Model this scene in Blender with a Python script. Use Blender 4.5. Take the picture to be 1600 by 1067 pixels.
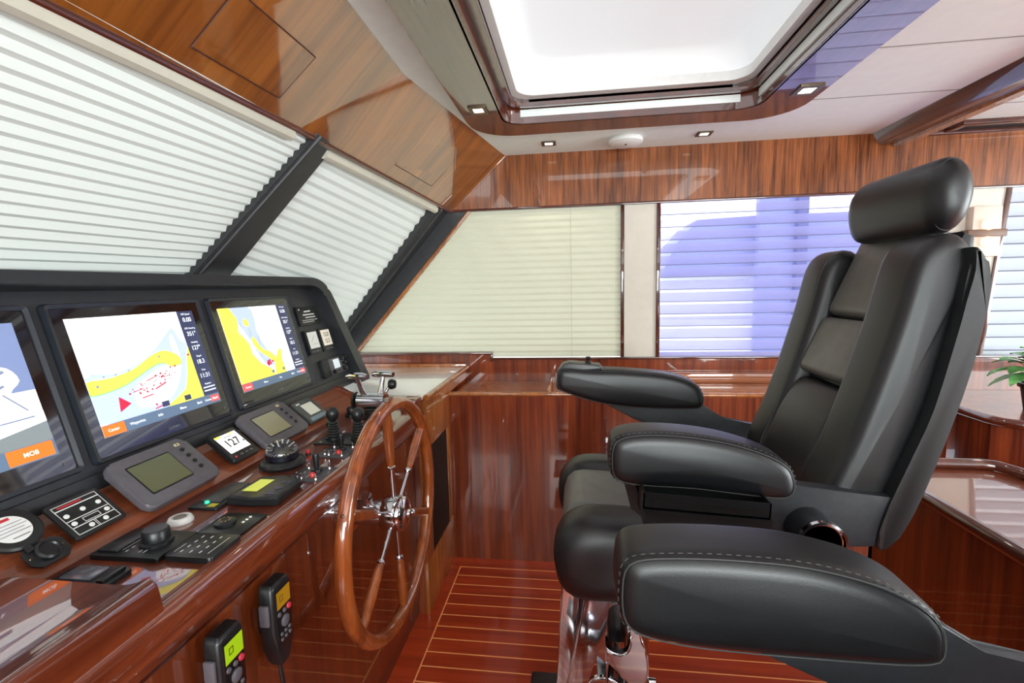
import bpy, bmesh, math, random
from mathutils import Vector, Matrix
import numpy as np
random.seed(7)
for o in list(bpy.data.objects): bpy.data.objects.remove(o)
SC = bpy.context.scene; COL = SC.collection
# ---------------------------------------------------------------- camera
cam = bpy.data.cameras.new('camera'); co = bpy.data.objects.new('camera', cam); COL.objects.link(co)
CR = Vector((.99140466, .12861446, -.02398186)); CD = Vector((-.00895743, -.11614673, -.99319167)); CF = Vector((-.13052423, .98486966, -.11399636))
m = Matrix((CR, -CD, -CF)).transposed().to_4x4(); m.translation = Vector((0, 0, 1.45))
co.matrix_world = m; cam.sensor_width = 36; cam.lens = 36*750.44/1600; cam.clip_start = .02; SC.camera = co
# ---------------------------------------------------------------- sky, added fill lights and exposure
w = bpy.data.worlds.new('sky'); SC.world = w; w.use_nodes = True
wn = w.node_tree; wb = wn.nodes['Background']
tcw = wn.nodes.new('ShaderNodeTexCoord'); sxw = wn.nodes.new('ShaderNodeSeparateXYZ'); wr = wn.nodes.new('ShaderNodeValToRGB')
wn.links.new(tcw.outputs['Generated'], sxw.inputs[0]); wn.links.new(sxw.outputs['Z'], wr.inputs[0])
wr.color_ramp.elements[0].position = 0.; wr.color_ramp.elements[0].color = (.62, .68, .78, 1)
wr.color_ramp.elements[1].position = .12; wr.color_ramp.elements[1].color = (.95, .98, 1, 1)
wn.links.new(wr.outputs[0], wb.inputs['Color'])
wb.inputs['Strength'].default_value = 3.2
vs = SC.view_settings; SC.display_settings.display_device = 'sRGB'
vs.view_transform = 'Standard'; vs.look = 'None'; vs.gamma = 1; vs.exposure = 0.2; vs.use_curve_mapping = False
def arealight(name, loc, direction, sx, sy, power, col=(1, 1, 1)):
    l = bpy.data.lights.new(name, 'AREA'); l.shape = 'RECTANGLE'; l.size = sx; l.size_y = sy; l.energy = power; l.color = col
    o = bpy.data.objects.new(name, l); COL.objects.link(o); o.location = loc
    o.rotation_euler = Vector(direction).to_track_quat('-Z', 'Y').to_euler(); return o
arealight('fill_port_opening', (.9, -2.18, 1.5), (0, 1, -.1), 2.6, .8, 112, (.92, 1, .99))  # added area light brightening the cabin from the unseen port side
arealight('fill_aft_opening', (4.45, .3, 1.3), (-1, .05, -.05), 2.6, 1.5, 135, (.92, 1, .99))  # added area light at the unseen aft opening, also to brighten the cabin
# ---------------------------------------------------------------- materials
def lin(c):
    return tuple(((x/255)/12.92 if x/255 <= .04045 else ((x/255+.055)/1.055)**2.4) for x in c)+(1,)
def mat(name, rgb, rough=.5, metal=0, coat=0, spec=.5, emit=0, trans=0, alpha=1, coat_rough=.03):
    m = bpy.data.materials.new(name); m.use_nodes = True; b = m.node_tree.nodes['Principled BSDF']
    b.inputs['Base Color'].default_value = lin(rgb); b.inputs['Roughness'].default_value = rough
    b.inputs['Metallic'].default_value = metal; b.inputs['Coat Weight'].default_value = coat
    b.inputs['Coat Roughness'].default_value = coat_rough; b.inputs['Specular IOR Level'].default_value = spec
    if emit: b.inputs['Emission Color'].default_value = lin(rgb); b.inputs['Emission Strength'].default_value = emit
    if trans: b.inputs['Transmission Weight'].default_value = trans
    return m
def noisy(m, scale=30, amt=.12, bump=0., bscale=400):
    nt = m.node_tree; b = nt.nodes['Principled BSDF']; tc = nt.nodes.new('ShaderNodeTexCoord')
    n = nt.nodes.new('ShaderNodeTexNoise'); n.inputs['Scale'].default_value = scale; nt.links.new(tc.outputs['Object'], n.inputs['Vector'])
    c = b.inputs['Base Color'].default_value[:]; r = nt.nodes.new('ShaderNodeValToRGB')
    r.color_ramp.elements[0].position = .3; r.color_ramp.elements[1].position = .7
    r.color_ramp.elements[0].color = tuple(x*(1-amt) for x in c[:3])+(1,); r.color_ramp.elements[1].color = tuple(min(1, x*(1+amt)) for x in c[:3])+(1,)
    nt.links.new(n.outputs['Fac'], r.inputs[0]); nt.links.new(r.outputs[0], b.inputs['Base Color'])
    if bump:
        n2 = nt.nodes.new('ShaderNodeTexNoise'); n2.inputs['Scale'].default_value = bscale; nt.links.new(tc.outputs['Object'], n2.inputs['Vector'])
        bp = nt.nodes.new('ShaderNodeBump'); bp.inputs['Strength'].default_value = bump; bp.inputs['Distance'].default_value = .002
        nt.links.new(n2.outputs['Fac'], bp.inputs['Height']); nt.links.new(bp.outputs[0], b.inputs['Normal'])
    return m
def wood(name, dark, light, axis='Z', fine=90, coarse=9, rough=.35, coat=1., seed=0., coat_rough=.02, spec=.3, stripes=None, coat_ior=1.65):
    """varnished hardwood; the grain runs along `axis` of the world"""
    m = bpy.data.materials.new(name); m.use_nodes = True; nt = m.node_tree; b = nt.nodes['Principled BSDF']; L = nt.links
    tc = nt.nodes.new('ShaderNodeTexCoord')
    def nz(sc_cross, sc_along, det, dist):
        mp = nt.nodes.new('ShaderNodeMapping'); L.new(tc.outputs['Object'], mp.inputs['Vector'])
        s = [sc_cross]*3
        for ax in axis: s['XYZ'.index(ax)] = sc_along; mp.inputs['Scale'].default_value = s; mp.inputs['Location'].default_value = (seed, seed*1.7, seed*.6)
        n = nt.nodes.new('ShaderNodeTexNoise'); n.inputs['Scale'].default_value = 1; n.inputs['Detail'].default_value = det; n.inputs['Distortion'].default_value = dist
        L.new(mp.outputs[0], n.inputs['Vector']); return n
    a = nz(fine, fine*.05, 4, .4); c = nz(coarse, coarse*.08, 3, .6); d = nz(coarse*3.5, coarse*.1, 2, .2)
    mx = nt.nodes.new('ShaderNodeMath'); mx.operation = 'MULTIPLY_ADD'; L.new(c.outputs['Fac'], mx.inputs[0]); mx.inputs[1].default_value = .45; 
    m2 = nt.nodes.new('ShaderNodeMath'); m2.operation = 'MULTIPLY'; L.new(a.outputs['Fac'], m2.inputs[0]); m2.inputs[1].default_value = .25; L.new(m2.outputs[0], mx.inputs[2])
    m3 = nt.nodes.new('ShaderNodeMath'); m3.operation = 'MULTIPLY_ADD'; L.new(d.outputs['Fac'], m3.inputs[0]); m3.inputs[1].default_value = .3; L.new(mx.outputs[0], m3.inputs[2])
    r = nt.nodes.new('ShaderNodeValToRGB'); r.color_ramp.elements[0].position = .38; r.color_ramp.elements[1].position = .62
    r.color_ramp.elements[0].color = lin(dark); r.color_ramp.elements[1].color = lin(light); L.new(m3.outputs[0], r.inputs[0])
    out = r.outputs[0]
    if stripes:
        sep = nt.nodes.new('ShaderNodeSeparateXYZ'); L.new(tc.outputs['Object'], sep.inputs[0])
        def M(op, *v):
            n = nt.nodes.new('ShaderNodeMath'); n.operation = op
            for i, x in enumerate(v):
                if isinstance(x, (int, float)): n.inputs[i].default_value = x
                else: L.new(x, n.inputs[i])
            return n.outputs[0]
        X, Y = sep.outputs[0], sep.outputs[1]
        hw = .0028
        ph = M('PINGPONG', M('SUBTRACT', 2.305+20*.0738, Y), .0738/2)      # distance to nearest seam
        seam = M('LESS_THAN', ph, hw)
        inside = M('MULTIPLY', M('GREATER_THAN', X, -.605-hw), M('LESS_THAN', Y, 2.305+hw))
        edge = M('LESS_THAN', M('ABSOLUTE', M('ADD', X, .605)), hw)
        f = M('MULTIPLY', M('MAXIMUM', seam, edge), inside)
        mixn = nt.nodes.new('ShaderNodeMix'); mixn.data_type = 'RGBA'; L.new(f, mixn.inputs[0]); L.new(out, mixn.inputs[6]); mixn.inputs[7].default_value = lin(stripes)
        out = mixn.outputs[2]
    L.new(out, b.inputs['Base Color']); b.inputs['Roughness'].default_value = rough; b.inputs['Coat Weight'].default_value = coat
    b.inputs['Coat Roughness'].default_value = coat_rough; b.inputs['Specular IOR Level'].default_value = spec
    b.inputs['Coat IOR'].default_value = coat_ior
    return m
def translucent(name, rgb, frac, rough=.8, tint=None, clear=0.):
    """cloth that lets daylight through"""
    m = bpy.data.materials.new(name); m.use_nodes = True; nt = m.node_tree; nt.nodes.clear()
    o = nt.nodes.new('ShaderNodeOutputMaterial'); d = nt.nodes.new('ShaderNodeBsdfDiffuse'); t = nt.nodes.new('ShaderNodeBsdfTranslucent'); x = nt.nodes.new('ShaderNodeMixShader')
    d.inputs['Color'].default_value = lin(rgb); t.inputs['Color'].default_value = lin(tint or rgb); x.inputs[0].default_value = frac
    nt.links.new(d.outputs[0], x.inputs[1]); nt.links.new(t.outputs[0], x.inputs[2]); last = x.outputs[0]
    if clear:
        tr = nt.nodes.new('ShaderNodeBsdfTransparent'); y = nt.nodes.new('ShaderNodeMixShader'); y.inputs[0].default_value = clear
        nt.links.new(last, y.inputs[1]); nt.links.new(tr.outputs[0], y.inputs[2]); last = y.outputs[0]
    nt.links.new(last, o.inputs[0]); return m
W_VAL = wood('walnut_valance', (76, 38, 18), (152, 88, 46), 'Z', 150, 30, .3, seed=3, coat=.4, coat_ior=1.4)
W_CAB = wood('mahogany_panel', (72, 22, 10), (138, 62, 27), 'Z', 80, 13, .3, seed=1, coat=.7)
W_CABX = wood('mahogany_counter', (108, 56, 30), (160, 92, 54), 'X', 80, 13, .3, seed=2)
W_SOF = wood('mahogany_soffit', (104, 54, 16), (156, 92, 34), 'XZ', 60, 7, .35, seed=5, coat_ior=2.5, coat_rough=.04)
W_CON = wood('mahogany_console', (98, 46, 28), (152, 84, 54), 'Y', 90, 14, .4, coat=.55, seed=9, coat_rough=.12)
W_LED = wood('mahogany_ledge', (86, 32, 15), (132, 62, 32), 'Y', 80, 10, .3, seed=4, coat_ior=1.85)
W_PAN = wood('mahogany_front', (74, 26, 10), (124, 56, 22), 'Z', 80, 7, .3, seed=6, coat_ior=1.9)
W_TRIM = wood('dark_trim', (54, 19, 10), (88, 36, 20), 'Y', 80, 10, .3, seed=7)
W_HAT = wood('hatch_frame_wood', (58, 22, 12), (96, 42, 24), 'Y', 80, 10, .3, seed=7, coat_ior=2.5)
W_ORG = wood('light_mahogany', (118, 62, 24), (172, 102, 44), 'Z', 70, 16, .35, seed=8)
W_RIM = wood('wheel_wood', (108, 48, 16), (160, 82, 34), 'Z', 50, 14, .3, seed=11)
W_FLR = wood('teak_and_holly_floor', (136, 40, 15), (176, 62, 26), 'X', 70, 9, .35, coat=.45, coat_rough=.06, seed=12, stripes=(244, 164, 100))
CEIL = noisy(mat('ceiling_vinyl', (234, 242, 238), .6), 20, .02)
CREAM = noisy(mat('cream_panel', (205, 198, 186), .6), 20, .03)
GROOVE = mat('groove', (120, 118, 112), .8)
WGROOVE = mat('dark_groove', (60, 22, 10), .5)
BLACK = noisy(mat('black_pillar', (44, 44, 46), .45), 40, .1, .15, 600)
HOUS = noisy(mat('black_housing', (40, 42, 46), .38), 40, .1, .2, 700)
PLAS = noisy(mat('black_plastic', (22, 23, 25), .35), 60, .2)
PLASG = noisy(mat('grey_plastic', (88, 84, 90), .4), 60, .08)
BEZ = noisy(mat('screen_bezel', (34, 38, 46), .3), 60, .1)
GLAS = mat('screen_glass', (10, 12, 16), .08, coat=1)
DKM = mat('dark_glass', (92, 96, 70), .25, coat=.6)
LCD = mat('lcd_grey', (170, 168, 140), .4)
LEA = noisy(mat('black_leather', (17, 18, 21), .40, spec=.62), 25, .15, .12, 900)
LEA_LIT = noisy(mat('black_leather_lit', (98, 98, 94), .45, spec=1.), 25, .12, .12, 900)  # same black leather, base lightened to stand for light on the front faces
SEAM = mat('seam_thread', (62, 62, 62), .6)
SHELL = noisy(mat('bracket_black', (38, 41, 46), .45), 60, .15, .2, 900)
CHR = noisy(mat('chrome', (205, 205, 210), .07, metal=1), 20, .03)
GOLDM = mat('brass', (190, 150, 80), .3, metal=1)
WHT = noisy(mat('white_plastic', (225, 225, 222), .4), 40, .03)
CTR = noisy(mat('white_counter', (244, 246, 242), .3, coat=1), 10, .02)
REDP = mat('red_button', (190, 40, 40), .35)
GRN = mat('green_button', (30, 140, 100), .35)
ALU = noisy(mat('white_rubber', (190, 190, 188), .5), 40, .03)
LAMP = mat('lamp_lens', (255, 246, 226), .5, emit=6)
LAMPR = mat('lamp_lens_rosy', (255, 214, 205), .5, emit=5)
NICK = noisy(mat('brushed_nickel', (112, 100, 84), .35, metal=1), 60, .08)
def glow(name, rgb, s=1.): return mat(name, rgb, .3, emit=s, coat=.0)
ES = .68
G_WHITE = glow('chart_white', (250, 252, 255), ES); G_YEL = glow('chart_yellow', (250, 233, 84), ES); G_BLU = glow('chart_shallows', (176, 190, 232), ES)
G_RED = glow('chart_red', (190, 30, 60), ES*.9); G_NAVY = glow('data_navy', (52, 58, 88), ES*.8); G_BAR = glow('bar_slate', (88, 108, 132), ES*.8)
G_ORG = glow('key_orange', (240, 110, 30), ES); G_RKEY = glow('key_red', (215, 90, 90), ES*.8); G_TXT = glow('text_white', (245, 248, 255), ES)
G_GRY = glow('photo_grey', (120, 128, 130), ES*.8); G_SKY = glow('photo_blue', (120, 135, 175), ES*.7); G_CRM = glow('photo_cream', (225, 218, 205), ES)
G_LINE = glow('chart_line', (120, 130, 160), ES*.7); G_YEL2 = glow('lcd_amber', (190, 180, 20), .6); G_LIME = glow('lcd_lime', (150, 185, 20), .22); G_AMB = glow('vhf_amber', (150, 108, 20), .22)
G_GRN = glow('chart_green', (120, 190, 120), ES*.8); G_DGREEN = glow('led_green', (40, 190, 150), .8)
T_BLK = mat('print_black', (20, 20, 20), .5); T_WHT = mat('print_white', (225, 225, 222), .5); T_RED = mat('print_red', (190, 40, 50), .5)
# ---------------------------------------------------------------- mesh helpers
WLOC = {}
def _link(name, me, material, parent, smooth, label):
    ob = bpy.data.objects.new(name, me); COL.objects.link(ob)
    if material is not None: me.materials.append(material)
    if smooth:
        me.polygons.foreach_set('use_smooth', [True]*len(me.polygons))
        if smooth != 'all':
            try: me.set_sharp_from_angle(angle=math.radians(smooth if smooth is not True else 38))
            except Exception: pass
    if parent is not None:
        ob.parent = parent; WLOC[ob.name] = WLOC[parent.name]
    else: WLOC[ob.name] = Vector((0, 0, 0))
    if label: ob['label'] = label
    return ob
def bm_obj(name, bm, material, parent=None, smooth=True, label=None):
    off = WLOC[parent.name] if parent is not None else Vector((0, 0, 0))
    bmesh.ops.recalc_face_normals(bm, faces=bm.faces[:])
    if off.length: bmesh.ops.translate(bm, vec=-off, verts=bm.verts[:])
    me = bpy.data.meshes.new(name); bm.to_mesh(me); bm.free()
    return _link(name, me, material, parent, smooth, label)
def empty(name, loc):
    o = bpy.data.objects.new(name, None); COL.objects.link(o); o.location = loc; o.empty_display_size = .05; WLOC[o.name] = Vector(loc); return o
def tag(o, label, cat, group=None, kind=None):
    if label: o['label'] = label
    if cat: o['category'] = cat
    if group: o['group'] = group
    if kind: o['kind'] = kind
    return o
def thing(name, label, cat, loc, group=None): return tag(empty(name, loc), label, cat, group)
def structure(o): o['kind'] = 'structure'; return o
class Fr:
    """local frame: u to the right, v up, w out of the surface"""
    def __init__(s, o, u, v, w): s.o = Vector(o); s.u = Vector(u); s.v = Vector(v); s.w = Vector(w)
    def __call__(s, u, v, w=0): return s.o+s.u*u+s.v*v+s.w*w
    def at(s, u, v, w=0): return Fr(s(u, v, w), s.u, s.v, s.w)
def ID(x=0, y=0, z=0): return Fr((x, y, z), (1, 0, 0), (0, 1, 0), (0, 0, 1))
XZ = lambda y: Fr((0, y, 0), (1, 0, 0), (0, 0, 1), (0, 1, 0))      # u=x v=z w=y
YZ = lambda x: Fr((x, 0, 0), (0, 1, 0), (0, 0, 1), (1, 0, 0))      # u=y v=z w=x
def b_box(bm, x0, x1, y0, y1, z0, z1, F=None, bev=0, seg=2):
    F = F or ID(); vs_ = [bm.verts.new(F(x, y, z)) for x in (x0, x1) for y in (y0, y1) for z in (z0, z1)]
    fs = [bm.faces.new([vs_[i] for i in f]) for f in ((0, 1, 3, 2), (4, 6, 7, 5), (0, 4, 5, 1), (2, 3, 7, 6), (0, 2, 6, 4), (1, 5, 7, 3))]
    if bev:
        ed = list({e for f in fs for e in f.edges}); bmesh.ops.bevel(bm, geom=ed, offset=bev, segments=seg, profile=.5, affect='EDGES')
    return fs
def b_prism(bm, P, a, b, F, bev=0, seg=2):
    """polygon P (u,v) extruded along w from a to b"""
    A = [bm.verts.new(F(u, v, a)) for u, v in P]; B = [bm.verts.new(F(u, v, b)) for u, v in P]; n = len(P)
    f1 = bm.faces.new(A[::-1]); f2 = bm.faces.new(B); sides = [bm.faces.new((A[i], A[(i+1) % n], B[(i+1) % n], B[i])) for i in range(n)]
    if bev:
        ed = list(set(f1.edges) | set(f2.edges)); bmesh.ops.bevel(bm, geom=ed, offset=bev, segments=seg, profile=.5, affect='EDGES')
    return bm
def box(name, x0, x1, y0, y1, z0, z1, m, parent=None, F=None, bev=0, seg=2, label=None):
    bm = bmesh.new(); b_box(bm, x0, x1, y0, y1, z0, z1, F, bev, seg); return bm_obj(name, bm, m, parent, True if bev else False, label)
def prism(name, P, a, b, F, m, parent=None, bev=0, seg=2, label=None, smooth=True):
    bm = bmesh.new(); b_prism(bm, P, a, b, F, bev, seg); return bm_obj(name, bm, m, parent, smooth, label)
def spline(P, k=4, closed=True):
    P = [np.array(p, float) for p in P]; n = len(P); out = []
    R = range(n) if closed else range(n-1)
    for i in R:
        if closed: p0, p1, p2, p3 = P[i-1], P[i], P[(i+1) % n], P[(i+2) % n]
        else: p0, p1, p2, p3 = P[max(i-1, 0)], P[i], P[i+1], P[min(i+2, n-1)]
        for j in range(k):
            t = j/k; out.append(.5*((2*p1)+(-p0+p2)*t+(2*p0-5*p1+4*p2-p3)*t*t+(-p0+3*p1-3*p2+p3)*t**3))
    if not closed: out.append(P[-1])
    return [tuple(p) for p in out]
def resample(P, n):
    P = np.array(P+[P[0]]); s = np.r_[0, np.cumsum(np.linalg.norm(np.diff(P, axis=0), axis=1))]; t = np.linspace(0, s[-1], n+1)[:-1]
    return np.stack([np.interp(t, s, P[:, 0]), np.interp(t, s, P[:, 1])], 1)
def inset(P, d):
    """shrink a closed 2D loop by d, smoothed so that it never folds"""
    n = len(P); area = .5*np.sum(P[:, 0]*np.roll(P[:, 1], -1)-np.roll(P[:, 0], -1)*P[:, 1]); sg = 1 if area > 0 else -1
    T = np.roll(P, -1, 0)-np.roll(P, 1, 0); T /= np.linalg.norm(T, axis=1)[:, None]+1e-9; N = np.stack([-T[:, 1], T[:, 0]], 1)*sg
    Q = P+N*d
    for _ in range(int(d/.004)): Q = .5*Q+.25*(np.roll(Q, 1, 0)+np.roll(Q, -1, 0))
    return Q
def pillow(name, P, a, b, F, r, m, parent=None, n=56, rings=5, label=None, puff=0., sm=True, shift=None, scaled=False):
    """upholstered block: outline P in (u,v), width a..b along w, edges rounded with radius r, faces puffed"""
    P = resample(spline(P, 4) if sm else list(P), n); bm = bmesh.new(); loops = []; C0 = P.mean(0); RM = np.linalg.norm(P-C0, axis=1).mean()
    def inset(P, d): return globals()['inset'](P, d) if not scaled else C0+(P-C0)*(1-d/RM)
    ks = [(r*(1-math.sin(i/rings*math.pi/2)), r*(1-math.cos(i/rings*math.pi/2))) for i in range(rings+1)]
    seq = [(i_, a+p) for i_, p in ks]+[(a_, b_) for a_, b_ in [(ks[-1][0]-1e-5, (a+b)/2)]]+[(i_, b-p) for i_, p in ks[::-1]]
    for ins, w_ in seq:
        Q = inset(P, max(ins, 0)) if ins > 0 else P
        sx = shift(w_) if shift else (0, 0)
        loops.append([bm.verts.new(F(q[0]+sx[0], q[1]+sx[1], w_)) for q in Q])
    for l0, l1 in zip(loops, loops[1:]):
        for i in range(n): bm.faces.new((l0[i], l0[(i+1) % n], l1[(i+1) % n], l1[i]))
    for lp, w_, sg in ((loops[0], a, -1), (loops[-1], b, 1)):
        Q = inset(P, r); c = Q.mean(0); prev = lp; sx = shift(w_) if shift else (0, 0)
        for s_, pf in ((.7, .55), (.35, .9)):
            cur = [bm.verts.new(F(c[0]+(q[0]-c[0])*s_+sx[0], c[1]+(q[1]-c[1])*s_+sx[1], w_+sg*puff*pf)) for q in Q]
            for i in range(n): bm.faces.new((prev[i], prev[(i+1) % n], cur[(i+1) % n], cur[i]))
            prev = cur
        cv = bm.verts.new(F(c[0]+sx[0], c[1]+sx[1], w_+sg*puff))
        for i in range(n): bm.faces.new((prev[i], prev[(i+1) % n], cv))
    return bm_obj(name, bm, m, parent, 'all', label)
def b_tube(bm, pts, r, seg=10, closed=False, cap=True, rs=None):
    pts = [Vector(p) for p in pts]; n = len(pts); rings = []
    up = Vector((0, 0, 1)); prevN = None
    for i, p in enumerate(pts):
        t = (pts[(i+1) % n]-pts[i-1]) if closed else (pts[min(i+1, n-1)]-pts[max(i-1, 0)]); t.normalize()
        if prevN is None:
            N = t.cross(up if abs(t.z) < .9 else Vector((1, 0, 0))).normalized()
        else: N = (prevN-t*prevN.dot(t)).normalized()
        prevN = N; B = t.cross(N); rr = rs[i] if rs else r
        rings.append([bm.verts.new(p+(N*math.cos(2*math.pi*k/seg)+B*math.sin(2*math.pi*k/seg))*rr) for k in range(seg)])
    R = range(n) if closed else range(n-1)
    for i in R:
        A, Bq = rings[i], rings[(i+1) % n]
        for k in range(seg): bm.faces.new((A[k], A[(k+1) % seg], Bq[(k+1) % seg], Bq[k]))
    if cap and not closed: bm.faces.new(rings[0][::-1]); bm.faces.new(rings[-1])
    return bm
def tube(name, pts, r, m, parent=None, seg=10, closed=False, label=None, rs=None):
    bm = bmesh.new(); b_tube(bm, pts, r, seg, closed, rs=rs); return bm_obj(name, bm, m, parent, 45, label)
def b_lathe(bm, prof, F, seg=24):
    """(radius, w) profile turned about F's w axis"""
    rings = []
    for r, w_ in prof:
        if r < 1e-6: rings.append([bm.verts.new(F(0, 0, w_))])
        else: rings.append([bm.verts.new(F(r*math.cos(2*math.pi*k/seg), r*math.sin(2*math.pi*k/seg), w_)) for k in range(seg)])
    for A, B in zip(rings, rings[1:]):
        for k in range(seg):
            k2 = (k+1) % seg
            if len(A) == 1 and len(B) == 1: continue
            if len(A) == 1: bm.faces.new((A[0], B[k], B[k2]))
            elif len(B) == 1: bm.faces.new((A[k], A[k2], B[0]))
            else: bm.faces.new((A[k], A[k2], B[k2], B[k]))
    if len(rings[0]) > 1: bm.faces.new(rings[0][::-1])
    if len(rings[-1]) > 1: bm.faces.new(rings[-1])
    return bm
def lathe(name, prof, F, m, parent=None, seg=24, label=None):
    bm = bmesh.new(); b_lathe(bm, prof, F, seg); return bm_obj(name, bm, m, parent, 40, label)
def rrect(w_, h_, r, n=5, cx=0, cy=0):
    P = []
    for sx, sy, a0 in ((1, 1, 0), (-1, 1, 90), (-1, -1, 180), (1, -1, 270)):
        for i in range(n+1):
            a = math.radians(a0+90*i/n); P.append((cx+sx*(w_/2-r)+r*math.cos(a), cy+sy*(h_/2-r)+r*math.sin(a)))
    return P
def flat(name, polys, F, w_, m, parent=None, t=.0004, label=None):
    """thin printed shapes: one mesh of polygons, each t thick"""
    bm = bmesh.new()
    for P in polys:
        n = len(P); B = [bm.verts.new(F(u, v, w_+t)) for u, v in P]
        f = bm.faces.new(B)
    bmesh.ops.triangulate(bm, faces=[f for f in bm.faces if len(f.verts) > 4])
    off = WLOC[parent.name] if parent is not None else Vector((0, 0, 0))
    bmesh.ops.translate(bm, vec=-off, verts=bm.verts[:]); me = bpy.data.meshes.new(name); bm.to_mesh(me); bm.free()
    return _link(name, me, m, parent, False, label)
def R4(u0, u1, v0, v1): return [(u0, v0), (u1, v0), (u1, v1), (u0, v1)]
def disc(cx, cy, r, n=14): return [(cx+r*math.cos(2*math.pi*i/n), cy+r*math.sin(2*math.pi*i/n)) for i in range(n)]
def lettering(name, items, F, w_, m, parent=None, label=None):
    """items: (text, u, v, size, align); all in one mesh"""
    bm = bmesh.new()
    for s, u, v, size, al in items:
        cu = bpy.data.curves.new('t', 'FONT'); cu.body = s; cu.size = size; cu.align_x = al; cu.align_y = 'CENTER'; cu.offset = size*.012
        ob = bpy.data.objects.new('t', cu); COL.objects.link(ob); dg = bpy.context.evaluated_depsgraph_get(); me = bpy.data.meshes.new_from_object(ob.evaluated_get(dg))
        b2 = bmesh.new(); b2.from_mesh(me); vm = {}
        for vv in b2.verts: vm[vv.index] = bm.verts.new(F(u+vv.co.x, v+vv.co.y, w_+.0006))
        for f in b2.faces:
            try: bm.faces.new([vm[q.index] for q in f.verts])
            except ValueError: pass
        b2.free(); bpy.data.objects.remove(ob); bpy.data.curves.remove(cu); bpy.data.meshes.remove(me)
    off = WLOC[parent.name] if parent is not None else Vector((0, 0, 0))
    bmesh.ops.translate(bm, vec=-off, verts=bm.verts[:]); me = bpy.data.meshes.new(name); bm.to_mesh(me); bm.free()
    return _link(name, me, m, parent, False, label)
def copy_tree(o, parent=None):
    c = o.copy(); COL.objects.link(c); WLOC[c.name] = WLOC[o.name]
    if parent is not None: c.parent = parent
    for ch in [q for q in bpy.data.objects if q.parent == o]: copy_tree(ch, c)
    return c
def lerp(a, b, t): return Vector(a).lerp(Vector(b), t)
# ================================================================ THE SETTING
YW = 2.849; ZC = 2.2; X1 = 4.5; YP = -2.2
structure(box('floor', -.75, X1, YP, 2.45, -.04, 0, W_FLR))
# ceiling: white vinyl with the hatch opening left free
HX0, HX1, HY0, HY1 = -.30, .755, .55, 2.235
bm = bmesh.new()
def cpoly(P, z=ZC): b_prism(bm, P, z, z+.03, ID())
cpoly([(-.30, -1.0), (HX0, HY0), (HX0, HY1), (-.30, YW+.1), (-.43, YW+.1), (-.43, 2.83), (-.625, 1.72), (-.60, .9), (-.60, YP), (-.30, YP)])
cpoly(R4(HX0, HX1, YP, HY0)); cpoly(R4(HX0, HX1, HY1, YW+.1)); cpoly(R4(HX1, X1, YP, YW+.1))
structure(bm_obj('ceiling', bm, CEIL, None, False))
def groove(n, x0, x1, y0, y1): return structure(box('trim_%d' % n, x0, x1, y0, y1, ZC-.0015, ZC+.001, GROOVE))
groove(1, .985, 1.56, 1.818, 1.822); groove(2, .985, 1.56, 2.268, 2.272); groove(3, 1.7, X1, 2.478, 2.482); groove(4, .985, 1.56, 1.318, 1.322); groove(5, 1.7, X1, 1.62, 1.624)
# walls
structure(box('wall_port', -2.2, X1, YP-.05, YP, 0, 1.0, W_CAB)); structure(box('wall_port_header', -2.2, X1, YP-.05, YP, 1.92, 2.23, W_VAL))
for i, (a, b) in enumerate(((-2.2, -.5), (2.3, 2.6), (4.2, 4.5))): structure(box('wall_port_pier', a, b, YP-.05, YP, 1.0, 1.92, CREAM))
structure(box('wall_aft', X1, X1+.05, YP, -1.1, 0, 2.23, CREAM)); structure(box('wall_aft_far', X1, X1+.05, 1.7, YW+.1, 0, 2.23, CREAM)); structure(box('wall_aft_head', X1, X1+.05, -1.1, 1.7, 2.05, 2.23, W_VAL))
structure(box('wall_aft_sill', X1, X1+.05, -1.1, 1.7, 0, .5, W_CAB))
# starboard wall: valance, lower panel, cream piers, trims
bm = bmesh.new(); b_prism(bm, [(-.735, 1.905), (X1, 1.905), (X1, 2.23), (-.36, 2.23), (-.385, 2.2)], YW, YW+.03, XZ(0)); structure(bm_obj('wall_starboard', bm, W_VAL, None, False))
structure(box('trim_6', -.74, X1, YW-.008, YW+.02, 1.893, 1.907, W_TRIM, bev=.003))
structure(box('trim_7', 1.70, X1, YW-.02, YW, 2.17, 2.2, W_TRIM, bev=.004))
structure(box('wall_starboard_lower', -.5, X1, YW, YW+.03, .5, 1.017, W_CAB))
structure(box('wall_starboard_dado', -1.9, -.5, YW, YW+.03, .5, 1.05, W_CAB))
structure(box('trim_8', -1.38, -.497, YW-.025, YW+.03, 1.043, 1.059, W_TRIM, bev=.004)); structure(box('trim_9', -.512, -.497, YW-.02, YW+.03, 1.0, 1.05, W_TRIM, bev=.004))
structure(box('trim_10', -.50, X1, YW-.012, YW+.03, 1.011, 1.023, W_TRIM, bev=.003))
structure(box('wall_starboard_pier', .275, .47, YW+.004, YW+.03, 1.02, 1.9, CREAM))
structure(box('trim_11', .263, .283, YW-.006, YW+.03, 1.02, 1.897, W_TRIM, bev=.003)); structure(box('trim_12', .462, .483, YW-.006, YW+.03, 1.02, 1.897, W_TRIM, bev=.003))
structure(prism('wall_starboard_aft_pier', [(1.93, 1.02), (2.14, 1.02), (2.215, 1.9), (1.93, 1.9)], YW+.004, YW+.03, XZ(0), CREAM, smooth=False))
structure(box('trim_13', 1.915, 1.935, YW-.006, YW+.03, 1.02, 1.897, W_TRIM, bev=.003))
structure(prism('trim_14', [(2.135, 1.02), (2.157, 1.02), (2.232, 1.9), (2.208, 1.9)], YW-.006, YW+.03, XZ(0), W_TRIM, bev=.003))
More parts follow.
